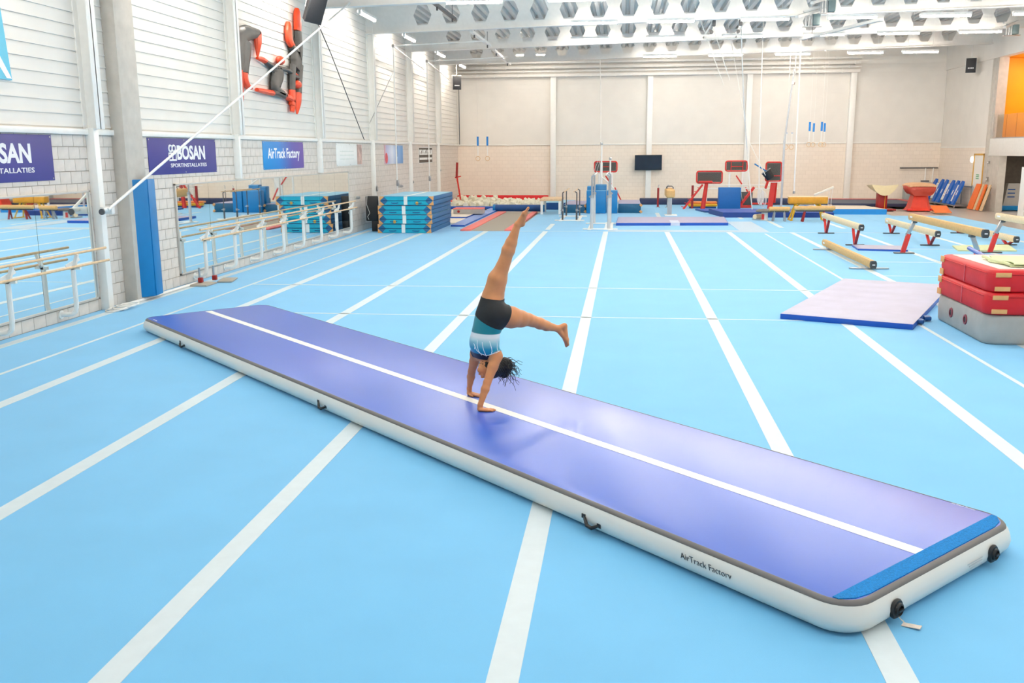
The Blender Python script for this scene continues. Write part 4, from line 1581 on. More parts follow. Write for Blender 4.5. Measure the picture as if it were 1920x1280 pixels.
def stand_post(t, w):
    bm = BM()
    bar(bm, (-.1, 0, 0), (.02, 0, 1.25), .1, .22)
    bar(bm, (.1, .05, .3), (.14, .02, 1.25), .08, .08)
    obj('leg', bm, M_RED, t)
    bm = BM()
    bar(bm, (-.35, -.2, .95), (-.25, -.1, 1.25), .06, .1)
    bar(bm, (-1.6, -.4, 0), (-.85, -.2, 1.0), .09, .1)
    for k in range(4):
        bar(bm, (-1.5 + .17 * k, -.42, .12 + .23 * k), (-1.62 + .17 * k, -.38, .15 + .23 * k), .03, .03)
    obj('diagonal_leg', bm, M_RED, t)
    bm = BM()
    box(bm, (-.05, 0, 1.22), (.8, .12, .04))
    obj('shelf', bm, M_WHITE, t)
def stand_thin(t, w):
    bm = BM()
    cyl(bm, (-.3, .05, 0), (-.3, .0, 1.62), .05, n=10)
    cyl(bm, (.3, .05, 0), (.3, .0, 1.62), .05, n=10)
    obj('leg', bm, M_WHITE, t)
    bm = BM()
    bar(bm, (.0, -.05, 1.45), (.28, -.1, 1.05), .07, .06)
    bar(bm, (.45, -.1, .9), (.75, -.1, .3), .07, .06)
    obj('red_strut', bm, M_RED, t)
    bm = BM()
    box(bm, (-.15, -.02, 1.58), (.5, .06, .05))
    obj('shelf', bm, M_CREAM, t)
rebound_panel(3.30, 4.43, 44.0, 1.17, 1.69, 'red framed dark rebound panel on a red ladder stand', [], stand_ladder)
rebound_panel(4.78, 5.77, 46.0, 1.66, 2.12, 'highest red framed panel with an H of inner bars beside the white rope', [('v', .25), ('v', .8), ('h', .45, .25, .8)], stand_thin)
rebound_panel(6.29, 6.96, 43.5, 1.26, 2.09, 'tall red framed dark panel on a thick red post', [('h', .28, .45, 1.0)], stand_post)
rebound_panel(-1.41, -.34, 46.0, 1.64, 2.12, 'red framed dark panel seen behind the tall uprights', [('h', .5, .3, .65)], stand_thin)
t = thing('black_bucket', 'black tub tipped against the tall red framed panel', 'tub', (6.35, 43.15, 1.55))
t.rotation_euler = (0, -.6, 0)
bm = BM()
lathe(bm, [(.16, -.2), (.17, -.19), (.22, .2), (.2, .2), (.15, -.17), (.02, -.17)], 18)
obj('tub_body', bm, M_BLACK, t)
bm = BM()
tube(bm, [(.22 * math.cos(a), .22 * math.sin(a), .2) for a in [i * PI / 8 for i in range(16)]], .012, 6, closed=True)
obj('tub_rim', bm, M_CHROME, t)
bm = BM()
cyl(bm, (.0, -.05, .2), (-.25, -.1, .75), .03, n=8)
obj('blue_stick', bm, M_BLUE, t)
t = thing('dark_box', 'small dark box with white strap low behind the blue pads', 'box', (5.6, 45.0, 0))
bm = BM()
bb(bm, -.33, .33, -.2, .2, .12, .72, .02)
obj('box_body', bm, M_MESHDARK, t)
bm = BM()
bb(bm, -.3, .3, -.22, .22, 0, .12, .01)
obj('red_base', bm, M_RED, t)
bm = BM()
bar(bm, (-.1, -.21, .14), (-.2, -.21, .72), .03, .01)
obj('strap', bm, M_WHITE, t)
t = thing('padded_bench', 'long low orange and yellow padded block beside the red ladder stand', 'block', (3.65, 44.6, 0))
bm = BM()
bb(bm, -.66, .66, -.2, .2, .08, .2, .03)
obj('yellow_pad', bm, M_YELLOW, t)
bm = BM()
bb(bm, -.66, .66, .0, .4, .2, .3, .03)
obj('orange_pad', bm, mat('light orange vinyl', '#ee9558', .5), t)
bm = BM()
bb(bm, -.6, .6, -.18, .18, 0, .08)
obj('base', bm, M_NAVY, t)
t = thing('foam_block', 'upright square blue foam block in front of the red framed panels', 'foam block', (4.70, 43.0, .0))
bm = BM()
bb(bm, -.48, .48, 0, .5, 0, 1.0, .03, 3)
obj('block_body', bm, mat('mid blue vinyl', '#0768b2', .5, vary=.05), t)
bm = BM()
tube(bm, [(-.46, 0, .98), (.46, 0, .98)], .008, 6)
tube(bm, [(.47, .01, .03), (.47, .01, .97)], .008, 6)
obj('seam_piping', bm, M_BLUE, t)
flat_mat('landing_mat', 'thin navy mat under the square blue block', [(3.5, 41.3), (5.6, 41.3), (5.6, 42.95), (3.2, 42.95)], .07, M_BLUE2, M_NAVY)
flat_mat('landing_mat', 'long deep blue mat behind the mustard pommel horse', [(3.95, 38.3), (8.25, 38.4), (8.25, 40.8), (3.6, 40.8)], .2, mat('royal blue vinyl', '#2450b0', .45, vary=.06), mat('dark royal vinyl', '#123a86', .5))
t = thing('side_pad', 'long navy padded edge along the foot of the end wall', 'pad', (5.0, 47.7, 0))
bm = BM()
bb(bm, -4.2, 3.4, -.3, .3, 0, .3, .04, 3)
obj('pad_body', bm, mat('dark navy vinyl', '#2b3558', .5, vary=.1), t)
bm = BM()
bb(bm, -.4, 2.2, -.34, -.28, .02, .1, .01)
obj('red_strip', bm, M_RED, t)
t = thing('trampoline', 'dark trampoline bed with red rim behind the cream vault table', 'trampoline', (11.2, 47.3, 0))
bm = BM()
prism(bm, [(-2.2, -2.4), (2.1, -2.8), (2.2, .9), (-2.4, 1.3)], .06, Matrix.Translation((0, 0, .16)))
obj('jump_bed', bm, mat('slate grey bed', '#4a5264', .6, vary=.08), t)
bm = BM()
for a, b_ in (((-2.4, 1.3), (2.2, .9)), ((2.2, .9), (2.1, -2.8)), ((-2.4, 1.3), (-2.2, -2.4))):
    bar(bm, (a[0], a[1], .2), (b_[0], b_[1], .2), .3, .1, bev=.02)
obj('rim_pad', bm, mat('dull red pad', '#b23a40', .5, vary=.08), t)
bm = BM()
bar(bm, (-2.2, -2.4, .14), (2.1, -2.8, .14), .2, .14, bev=.02)
obj('front_rail', bm, mat('dark navy vinyl', '#2b3558'), t)
for x, y in ((-2, -2), (1.9, -2.4), (2, .8), (-2.2, 1.1)):
    bm = BM()
    bb(bm, x - .08, x + .08, y - .08, y + .08, 0, .16)
    obj('leg', bm, mat('dark navy vinyl', '#2b3558'), t)

# ------------------------------------------------------------------ pommel horses, mushroom, rollers
t = thing('pommel_trainer', 'tan pommel trainer seen end-on on a steel post', 'pommel horse', (1.9, 39.0, 0))
bm = BM()
box(bm, (0, .75, .91), (.37, 1.5, .36), None, .09, 4)
obj('body', bm, M_TAN, t)
bm = BM()
for y in (.55, .95):
    tube(bm, [(-.13, y, 1.06), (-.13, y, 1.14), (-.08, y, 1.18), (.08, y, 1.18), (.13, y, 1.14), (.13, y, 1.06)], .017, 8)
obj('pommel_grip', bm, M_DARKSTEEL, t)
bm = BM()
bar(bm, (0, .35, .0), (0, .35, .76), .16, .1)
bar(bm, (-.08, .45, .0), (-.08, .5, .76), .05, .08)
obj('post', bm, M_CHROME, t)
bm = BM()
box(bm, (.05, .4, .02), (.5, .6, .04), None, .01)
obj('base', bm, M_WHITE, t)
t = thing('pommel_horse', 'mustard leather pommel horse on yellow legs', 'pommel horse', (6.93, 36.9, 0))
bm = BM()
box(bm, (0, 0, .755), (1.44, .36, .28), None, .06, 3)
obj('body', bm, M_MUSTARD, t)
bm = BM()
box(bm, (0, 0, .885), (1.46, .34, .03), None, .012)
obj('top_seam', bm, M_TANP, t)
for sx in (-1, 1):
    for sy in (-1, 1):
        bm = BM()
        bar(bm, (sx * .42, sy * .1, .64), (sx * .62, sy * .3, .0), .06, .05)
        obj('leg', bm, M_YELLOW, t)
    bm = BM()
    bar(bm, (sx * .62, -.36, .02), (sx * .62, .36, .02), .08, .04)
    obj('foot', bm, M_YELLOW, t)
    bm = BM()
    bar(bm, (sx * .28, 0, .62), (sx * .48, 0, .45), .05, .04)
    obj('strut', bm, M_YELLOW, t)
t = thing('mushroom_trainer', 'low mushroom trainer with dark cap and white drum', 'mushroom trainer', (5.35, 36.8, 0))
bm = BM()
lathe(bm, [(.1, .30), (.3, .31), (.34, .34), (.33, .375), (.25, .41), (.1, .43), (.01, .432)], 24)
obj('cap', bm, mat('dark brown grey leather', '#6b6560', .6, vary=.1), t)
bm = BM()
lathe(bm, [(.16, 0), (.16, .02), (.13, .03), (.12, .3), (.1, .3)], 20)
obj('drum', bm, M_WHITE, t)
bm = BM()
bb(bm, -.13, -.03, -.13, -.1, .04, .24)
obj('red_print', bm, M_RED, t)
for i, (x0, x1, y, z, lab) in enumerate([(6.3, 7.78, 36.1, .50, 'long tan padded roller in front of the mustard horse'), (5.42, 6.2, 36.3, .46, 'short tan padded roller beside the mushroom trainer')]):
    t = thing('padded_roller', lab, 'roller', ((x0 + x1) / 2, y, 0))
    w = (x1 - x0) / 2
    bm = BM()
    tube(bm, [(-w, 0, z), (-w + .03, 0, z), (w - .03, 0, z), (w, 0, z)], [.06, .085, .085, .06], 16)
    obj('roller_pad', bm, M_TAN, t)
    for sx in (-1, 1):
        bm = BM()
        bar(bm, (sx * w * .55, -.02, 0), (sx * w * .45, 0, z - .07), .07, .06)
        bar(bm, (sx * w * .55, .2, 0), (sx * w * .45, .02, z - .07), .05, .05)
        obj('leg', bm, M_DRED if i == 0 else M_CHROME, t)
    bm = BM()
    bar(bm, (-w * .9, .02, z - .1), (w * .9, .02, z - .1), .12, .05)
    obj('under_rail', bm, M_RUBBER, t)
t = thing('small_roller', 'small tan log half hidden behind the mushroom trainer', 'roller', (5.15, 37.1, 0))
bm = BM()
cyl(bm, (-.15, -.2, .13), (.2, .25, .13), .09, n=14)
obj('log_pad', bm, M_TANP, t)
bm = BM()
bb(bm, -.2, .2, -.15, .2, 0, .05)
obj('cradle', bm, M_CHROME, t)
t = thing('swing_arm', 'white arm tilted upward with two hanging straps behind the mustard horse', 'swing arm', (7.6, 39.2, 0))
bm = BM()
bar(bm, (0, 0, .84), (.74, 0, 1.16), .1, .08, bev=.01)
obj('arm', bm, M_CREAM, t)
bm = BM()
cyl(bm, (.7, 0, 1.1), (.68, 0, .42), .008, n=6)
cyl(bm, (.58, 0, 1.06), (.56, 0, .42), .008, n=6)
obj('strap', bm, M_WHITE, t)
bm = BM()
tube(bm, [(.64 + .12 * math.cos(a), 0, .36 + .12 * math.sin(a)) for a in [i * PI / 9 for i in range(18)]], .012, 6, closed=True)
obj('ring', bm, M_WOOD, t)
bm = BM()
bar(bm, (.05, 0, 0), (.05, 0, .86), .07, .07)
obj('post', bm, M_WHITE, t)

# ------------------------------------------------------------------ vault tables
t = thing('vault_table', 'cream vault table with curved front on a dark red post', 'vault table', (11.33, 43.0, 0))
bm = BM()
rows = []
for j in range(9):
    v = j / 8
    y = v * 1.05
    row = []
    for i in range(13):
        u = -1 + i / 6
        x = u * .56
        top = 1.12 - .05 * (1 - abs(u)) - .06 * v
        row.append((x, y, top))
    rows.append(row)
up = [[bm.verts.new(p) for p in r] for r in rows]
dn = []
for j, r in enumerate(rows):
    dn.append([bm.verts.new((x * .96, y, 1.09 - (.42 - .14 * j / 8) * max(0, 1 - (abs(x) / .56) ** 2.2) - .03)) for x, y, z in r])
for G, fl_ in ((up, 0), (dn, 1)):
    for j in range(8):
        for i in range(12):
            q = (G[j][i], G[j][i + 1], G[j + 1][i + 1], G[j + 1][i])
            bm.faces.new(q if not fl_ else tuple(reversed(q)))
for j in range(8):
    bm.faces.new((up[j][0], up[j + 1][0], dn[j + 1][0], dn[j][0]))
    bm.faces.new((up[j + 1][12], up[j][12], dn[j][12], dn[j + 1][12]))
for i in range(12):
    bm.faces.new((up[0][i + 1], up[0][i], dn[0][i], dn[0][i + 1]))
    bm.faces.new((up[8][i], up[8][i + 1], dn[8][i + 1], dn[8][i]))
obj('table_pad', bm, mat('cream leather', '#e8dcb4', .55, vary=.05), t, sharp=1.0)
bm = BM()
bb(bm, -.2, .2, .25, .65, 0, .76, .02)
p = obj('post', bm, M_DRED, t)
bm = BM()
bb(bm, .08, .1, .24, .26, .05, .7)
obj('gold_strip', bm, M_YELLOW, p)
bm = BM()
box(bm, (0, .45, .03), (1.0, 1.1, .06), None, .015)
obj('base', bm, M_DRED, t)
t = thing('vault_table', 'red vault table with tan top on a flared red pedestal', 'vault table', (12.85, 42.8, 0))
bm = BM()
sec = [(-.55, 1.06), (-.6, 1.0), (-.58, .86), (-.5, .74), (-.4, .66), (.42, .66), (.52, .74), (.6, .86), (.62, 1.0), (.56, 1.06)]
def vsec(y, sx, dz):
    return [Vector((x * sx, y, z + dz)) for x, z in sec]
ring_strip(bm, [vsec(0, .8, -.02), vsec(.06, .92, .0), vsec(.5, 1.0, .03), vsec(.9, .97, .05), vsec(1.05, .85, .03)], True, True)
obj('table_pad', bm, mat('terracotta red leather', '#bd4a3c', .55, vary=.08), t, sharp=1.0)
bm = BM()
ring_strip(bm, [[Vector((x * s, y, z)) for x, y in ((-.55, .0), (.55, .0), (.58, 1.0), (-.58, 1.0))] for s, z in ((1.0, 1.02), (1.02, 1.09), (.8, 1.16), (.3, 1.19))], True, True)
obj('tan_top', bm, mat('tan suede', '#e0b48c', .7, vary=.06), t)
bm = BM()
ring_strip(bm, [[Vector((x * s, .45 + y * s, z)) for x, y in ((-.4, -.36), (.25, -.42), (.42, -.2), (.42, .36), (-.4, .36))] for s, z in ((1.3, .0), (1.15, .06), (1.0, .2), (.72, .72))], True, True)
obj('pedestal', bm, mat('bright red lacquer', '#e23a22', .4, vary=.06), t)
bm = BM()
for x in (-.5, .5):
    bm = BM()
    box(bm, (x, -.02, .05), (.22, .24, .1), None, .03)
    obj('foot', bm, M_RED, t)
t = thing('springboard', 'orange springboard lying in front of the red vault pedestal', 'springboard', (13.2, 41.0, 0), -.12)
bm = BM()
pts = [(-.3 + 0, .0, .06), (.3, 0, .06)]
ring_strip(bm, [[Vector((-.32, y, z)), Vector((.32, y, z)), Vector((.32, y, z - .04)), Vector((-.32, y, z - .04))] for y, z in ((0, .06), (.3, .1), (.7, .18), (1.05, .26), (1.2, .27))], True, True)
obj('deck', bm, M_ORANGE, t)
bm = BM()
box(bm, (0, .6, .02), (.6, 1.2, .04), None, .005)
obj('base_board', bm, M_WOOD, t)
bm = BM()
for x in (-.2, .2):
    lathe(bm, [(.06, .04), (.06, .2), (.05, .2)], 12, (x, .95, 0))
obj('springs', bm, M_BLACK, t)

# ------------------------------------------------------------------ right wall things
for i, y in enumerate([49.7, 48.75, 48.1, 47.2, 46.55, 45.95]):
    t = thing('springboard', 'blue springboard leaning on the rack by the wall, %s from the corner' % ORD[i], 'springboard', (15.12, y, .12), 0)
    t.rotation_euler = (0, .36, 0)
    bm = BM()
    prism(bm, [(-.16, 0), (.16, 0), (.19, .4), (.19, .95), (.08, 1.14), (-.08, 1.14), (-.19, .95), (-.19, .4)], .09, Matrix(((0, 0, 1, 0), (1, 0, 0, 0), (0, 1, 0, 0), (0, 0, 0, 1))))
    obj('deck', bm, mat('cobalt springboard', '#0f63c6', .45, vary=.05), t)
    bm = BM()
    box(bm, (-.003, 0, .55), (.008, .08, .22))
    obj('white_print', bm, M_PRINT, t)
for i, y in enumerate([49.22, 47.65, 46.25]):
    t = thing('white_board', 'white board standing between the blue springboards, %s from the corner' % ORD[i], 'board', (15.16, y, .2), 0)
    t.rotation_euler = (0, .36, 0)
    bm = BM()
    box(bm, (.05, 0, .45), (.08, .3, .8), None, .01)
    obj('board_body', bm, M_WHITE, t)
    bm = BM()
    for k in range(3):
        box(bm, (.008, -.05, .25 + .14 * k), (.006, .05, .05))
    obj('red_marks', bm, M_RED, t)
t = thing('storage_rack', 'grey low rack holding the springboards along the wall', 'rack', (15.45, 47.6, 0))
bm = BM()
for y in (-2.3, -1.0, .4, 1.8, 2.4):
    bb(bm, -.45, -.4, y, y + .05, 0, .1)
    bb(bm, .27, .32, y, y + .05, 0, 1.0)
obj('uprights', bm, M_CHROME, t)
bm = BM()
bb(bm, -.45, .3, -2.35, 2.5, .06, .1)
bb(bm, .27, .32, -2.35, 2.5, .9, .95)
obj('rails', bm, M_CHROME, t)
for i, (y, m_, lab) in enumerate([(44.3, M_ORANGE, 'broad orange board leaning on the wall beside the door'), (43.75, M_WOOD, 'wooden edged board between the two orange boards'), (43.45, M_ORANGE, 'narrow orange board leaning beside the store opening'), (43.0, M_WOOD, 'wooden edged board nearest the store opening')]):
    t = thing('leaning_board', lab, 'board', (15.35, y, 0), .0)
    t.rotation_euler = (0, .27, 0)
    bm = BM()
    w = .34 if i == 0 else .12
    prism(bm, [(-w, 0), (w, 0), (w, .5), (w * .75, 1.15), (-w * .75, 1.15), (-w, .8)], .05, Matrix(((0, 0, 1, 0), (1, 0, 0, 0), (0, 1, 0, 0), (0, 0, 0, 1))))
    obj('board_body', bm, m_, t)
    bm = BM()
    bar(bm, (.06, -w * .6, .05), (.06, -w * .5, 1.05), .05, .05)
    obj('batten', bm, mat('dark plywood edge', '#5a4a3a', .7), t)
t = thing('grey_cabinet', 'grey metal cabinet behind the red vault table', 'cabinet', (14.05, 49.1, 0))
bm = BM()
bb(bm, -.22, .22, -.2, .2, .04, .94, .008)
obj('body', bm, mat('grey metal locker', '#9ea6a8', .45), t)
bm = BM()
bb(bm, -.2, .2, -.22, -.2, .08, .9, .004)
d = obj('door', bm, mat('grey metal locker', '#9ea6a8'), t)
bm = BM()
bb(bm, .0, .16, -.228, -.22, .68, .76)
obj('label_plate', bm, M_WHITE, d)
t = thing('wall_rack', 'grey bar rack with two hanging white tubes on the end wall', 'rack', (14.85, 50.3, 1.7))
bm = BM()
cyl(bm, (-.95, 0, 0), (.9, 0, 0), .03, n=8)
for x in (-.8, -.1, .5, .8):
    box(bm, (x, .1, 0), (.06, .2, .06))
obj('bar', bm, M_DARKSTEEL, t)
bm = BM()
cyl(bm, (.3, 0, 0), (.3, -.05, -.62), .03, n=8)
cyl(bm, (.68, 0, 0), (.64, -.05, -.72), .03, n=8)
obj('hanging_tube', bm, M_WHITE, t)
bm = BM()
box(bm, (.3, -.05, -.66), (.4, .1, .07), None, .01)
obj('clamp', bm, M_DARKSTEEL, t)
t = thing('wall_lamp', 'round white wall lamp beside the door', 'lamp', (15.84, 45.86, 2.15))
bm = BM()
lathe(bm, [(.13, 0), (.14, .02), (.12, .06), (.06, .085), (.01, .09)], 20)
me = mesh_of(bm, 'shade')
me.transform(Matrix.Rotation(-PI / 2, 4, 'Y'))
link('shade', me, mat('white lamp glass', '#ffffff', .3, vary=0, emit=('#ffffff', 1.0)), t)
bm = BM()
cyl(bm, (0, 0, 0), (.02, 0, 0), .09, n=16)
obj('base', bm, M_WHITE, t)
for i, (z_, h_) in enumerate(((2.05, .12), (1.32, .18))):
    t = thing('wall_switch', ('small grey sensor box high on the pier by the store' if i == 0 else 'small grey switch box on the pier by the store, lower one'), 'switch box', (15.84, 43.8, z_))
    bm = BM()
    box(bm, (-.03, 0, 0), (.06, .14, h_), None, .01)
    obj('housing', bm, mat('grey switch plastic', '#9d9890', .5), t)
    bm = BM()
    box(bm, (-.065, 0, 0), (.01, .06, h_ * .4), None, .003)
    obj('button', bm, M_WHITE, t)
t = thing('white_shelf', 'white open shelf unit at the picture edge by the store opening', 'shelf', (14.95, 38.0, 0))
for x0_, x1_, y0_ in ((-.02, .02, -.5), (.93, .97, -.5), (.02, .93, -.02)):
    bm = BM()
    bb(bm, x0_, x1_, y0_, .0, 0, 1.95)
    obj('side_panel', bm, M_WHITE, t)
for k in range(7):
    bm = BM()
    bb(bm, 0, .95, -.5, 0, .05 + k * .31, .08 + k * .31)
    obj('shelf_board', bm, M_WHITE, t)
t = thing('folded_mat', 'white wedge mat with blue foot standing in the store', 'mat', (16.75, 43.5, 0))
bm = BM()
prism(bm, [(-.35, .2), (.45, .2), (.3, 1.15), (-.2, 1.15)], .3, Matrix(((1, 0, 0, 0), (0, 0, -1, .15), (0, 1, 0, 0), (0, 0, 0, 1))))
obj('wedge', bm, M_GREYV, t)
bm = BM()
bb(bm, -.4, .5, -.2, .2, 0, .2, .02)
obj('blue_foot', bm, M_BLUE, t)
bm = BM()
for k in range(3):
    bb(bm, -.2, .1, -.158, -.15, .55 + .16 * k, .6 + .16 * k)
obj('blue_print', bm, M_NAVY, t)
t = thing('folded_mat', 'dark red mat standing upright in the store', 'mat', (17.8, 43.4, 0))
bm = BM()
box(bm, (0, 0, .6), (1.1, .5, 1.2), None, .04)
obj('mat_body', bm, mat('dark red vinyl', '#7c1a20', .6, vary=.1), t)
bm = BM()
bar(bm, (.1, -.3, .0), (.28, -.27, 1.0), .05, .03)
obj('wood_slat', bm, M_WOOD, t)

# ------------------------------------------------------------------ rings, ropes, ceiling gear
def ring_pair(x0, x1, y, zr, label, strap, ztop):
    t = thing('gymnastic_rings', label, 'rings', ((x0 + x1) / 2, y, zr))
    for x in (x0, x1):
        dx = x - (x0 + x1) / 2
        bm = BM()
        tube(bm, [(dx + .1 * math.cos(a), .0, .1 * math.sin(a)) for a in [i * PI / 10 for i in range(20)]], .016, 8, closed=True)
        r = obj('ring', bm, M_WOOD, t)
        bm = BM()
        bb(bm, dx - .02, dx + .02, -.004, .004, .09, .6)
        obj('white_strap', bm, M_WHITE, r)
        bm = BM()
        bb(bm, dx - .045, dx + .045, -.02, .02, .6, .6 + strap)
        obj('blue_sleeve', bm, mat('bright blue sleeve', '#2c86d6', .6), r)
        bm = BM()
        cyl(bm, (dx, 0, .6 + strap), (dx, 0, 7.75 - zr), .006, n=6)
        obj('cable', bm, M_ROPE, r)
ring_pair(8.36, 8.89, 45.0, 2.86, 'hanging rings with blue sleeves nearer the viewer', .40, 6.85)
ring_pair(8.92, 9.42, 47.0, 2.86, 'hanging rings with blue sleeves just behind the nearer pair', .40, 6.9)
ring_pair(-6.92, -6.46, 45.0, 2.3, 'small hanging rings with thin blue sleeves above the foam pit', .42, 6.6)
ring_pair(7.18, 7.42, 44.0, 2.75, 'thin hanging rings beside the grey pole', .02, 6.85)
def rope(label, pts, r, knot=None):
    t = thing('hanging_rope', label, 'rope', pts[0])
    bm = BM()
    o = Vector(pts[0])
    tube(bm, [Vector(p) - o for p in pts], r, 8)
    obj('rope_line', bm, M_ROPE, t)
    if knot:
        bm = BM()
        for k in range(7):
            c = Vector(knot) - o
            a0 = k * .5
            tube(bm, [c + Vector((.13 * math.cos(a) * math.cos(a0) + .02 * k - .06, .13 * math.cos(a) * math.sin(a0), .33 * math.sin(a) - .02 * k)) for a in [i * PI / 9 for i in range(18)]], r * .55, 6, closed=True)
        obj('rope_coil', bm, M_ROPE, t)
    return t
rope('white rope from the roof gear down to the blue mats', [(4.0, 35.6, 7.85), (4.1, 36.0, 6.85), (4.6, 38.5, 4.4), (4.99, 40.0, 2.65), (5.15, 40.0, 1.3), (5.3, 40.0, .22)], .022)
rope('white rope ending in a hung coil beside the tall red panel', [(5.4, 40.0, 7.88), (5.48, 40.0, 2.65), (5.56, 40.0, .5)], .02, (5.66, 39.95, .75))
rope('slanting thin white rope under the roof gear, first of two', [(2.4, 36.0, 7.82), (3.56, 36.0, 4.94)], .014)
rope('slanting thin white rope under the roof gear, second of two', [(2.8, 36.0, 7.82), (3.76, 36.0, 5.13)], .014)
rope('thin white rope slanting beside the end wall column', [(4.3, 42.5, 7.86), (4.8, 41.0, 4.6), (5.05, 40.5, 3.1), (5.8, 40.2, 1.6)], .014)
rope('thin white cable hanging over the tall uprights', [(-1.22, 45.0, 7.76), (-1.15, 45.0, 5.8), (-1.05, 43.0, 3.0)], .022)
t = thing('grey_pole', 'slanting grey steel pole behind the pommel horse', 'pole', (6.46, 40.0, 0))
bm = BM()
cyl(bm, (0, 0, 0), (0.0, 0, 3.0), .045, n=10)
cyl(bm, (0, 0, 3.0), (.24, 0, 5.7), .035, n=10)
obj('pole_tube', bm, mat('light grey steel', '#c3c6ca', .4, metal=.2), t)
bm = BM()
cyl(bm, (.22, 0, 5.2), (.24, 0, 5.3), .07, n=10)
cyl(bm, (.24, 0, 5.65), (.24, 0, 5.8), .05, n=10)
cyl(bm, (0, 0, 0), (0, 0, .02), .12, n=14)
obj('joint', bm, M_CHROME, t)
t = thing('grey_pole', 'thin white pole hanging straight beside the slanting grey pole', 'pole', (7.0, 40.3, .9))
bm = BM()
cyl(bm, (0, 0, 0), (-.05, 0, 7.0), .03, n=8)
obj('pole_tube', bm, M_WHITE, t)
bm = BM()
cyl(bm, (0, 0, -.05), (0, 0, .05), .05, n=10)
obj('end_cap', bm, M_CHROME, t)
t = thing('guard_rail', 'thin white low rail in front of the end wall', 'rail', (4.9, 45.4, 0))
bm = BM()
cyl(bm, (-1.6, 0, 1.02), (2.2, 0, 1.02), .018, n=8)
cyl(bm, (-1.3, .3, .85), (2.3, .3, .85), .018, n=8)
obj('rail', bm, M_WHITE, t)
for x in (-1.0, .6, 2.0):
    bm = BM()
    cyl(bm, (x, 0, 0), (x, 0, 1.02), .018, n=8)
    obj('post', bm, M_WHITE, t)
for i, (x, m_, h_) in enumerate(((1.62, M_DRED, .62), (2.05, M_DARKSTEEL, .5))):
    t = thing('floor_post', ('dark red short post near the end wall below the screen' if i == 0 else 'thin dark post with hooked top near the end wall'), 'post', (x, 45.2, 0))
    bm = BM()
    cyl(bm, (0, 0, 0), (0, 0, .8 + .1 * (1 - i)), .05 if i == 0 else .02, n=10)
    obj('post_tube', bm, m_, t)
    bm = BM()
    tube(bm, [(0, 0, .88), (0, 0, 1.0), (.04, 0, 1.05)], .018, 6)
    cyl(bm, (0, 0, 0), (0, 0, .02), .1, n=12)
    obj('hook', bm, M_CHROME, t)
def hoist(loc, label):
    t = thing('ceiling_hoist', label, 'hoist', loc)
    bm = BM()
    box(bm, (0, 0, 0), (.22, .3, .34), None, .02)
    obj('motor_box', bm, mat('grey green motor', '#7f9090', .45, vary=.08), t)
    bm = BM()
    for k in range(3):
        cyl(bm, (-.32 + .09 * k, -.1, -.2), (-.32 + .09 * k, -.1, .2), .03, n=10)
    bar(bm, (-.4, 0, -.2), (.2, 0, -.2), .2, .02)
    obj('pulleys', bm, M_CHROME, t)
    bm = BM()
    bar(bm, (-.4, 0, .25), (.5, 0, .42), .12, .06)
    bar(bm, (-.8, -1.2, -.05), (.1, 0, .3), .1, .08)
    obj('hanger', bm, M_BEAM, t)
hoist((5.95, 32.0, 6.65), 'grey hoist motor with pulleys under the roof beams')
hoist((6.25, 31.3, 6.95), 'second hoist motor tucked behind the first under the roof')
hoist((14.3, 38.3, 6.95), 'hoist unit below the roof near the balcony')
t = thing('lifting_gantry', 'white trapezoid lifting gantry under the roof with pulleys', 'gantry', (3.4, 36.0, 6.6))
bm = BM()
bar(bm, (-.65, 0, 0), (.7, 0, .0), .1, .08)
bar(bm, (-.65, 0, 0), (-.3, 0, .6), .1, .06)
bar(bm, (.5, 0, 0), (.85, 0, .6), .1, .06)
obj('frame_bars', bm, M_BEAM, t)
bm = BM()
for x in (-.28, .66):
    box(bm, (x, -.1, .5), (.12, .12, .22), None, .03)
    cyl(bm, (x - .08, -.12, .2), (x - .08, -.02, .2), .07, n=12)
obj('pulley', bm, M_DARKSTEEL, t)
for i, (a, b_, m_, w, lab) in enumerate([((-5.55, 28.0, 6.85), (-5.55, 31.6, 6.85), M_DARKSTEEL, .09, 'dark steel rail under the roof in front of the first row of holes'),
                                          ((-5.3, 33.3, 6.68), (-5.3, 37.9, 6.68), M_WHITE, .12, 'white rail under the roof, nearer of two in line'),
                                          ((-5.35, 39.3, 6.68), (-5.5, 46.0, 6.68), M_WHITE, .12, 'white rail under the roof, farther of two in line'),
                                          ((8.2, 33.0, 6.75), (6.6, 38.2, 6.75), M_BEAM, .16, 'pale slanting rail under the roof right of the hoist')]):
    t = thing('ceiling_rail', lab, 'rail', a)
    d_ = Vector(b_) - Vector(a)
    bm = BM()
    bar(bm, (0, 0, 0), d_, w, .09)
    obj('rail_beam', bm, m_, t)
    bm = BM()
    for s in (.15, .85):
        p = d_ * s
        cyl(bm, p, p + Vector((0, 0, .45)), .012, n=6)
        box(bm, p + Vector((0, 0, -.09)), (.05, .05, .12))
    obj('hanger', bm, M_DARKSTEEL, t)
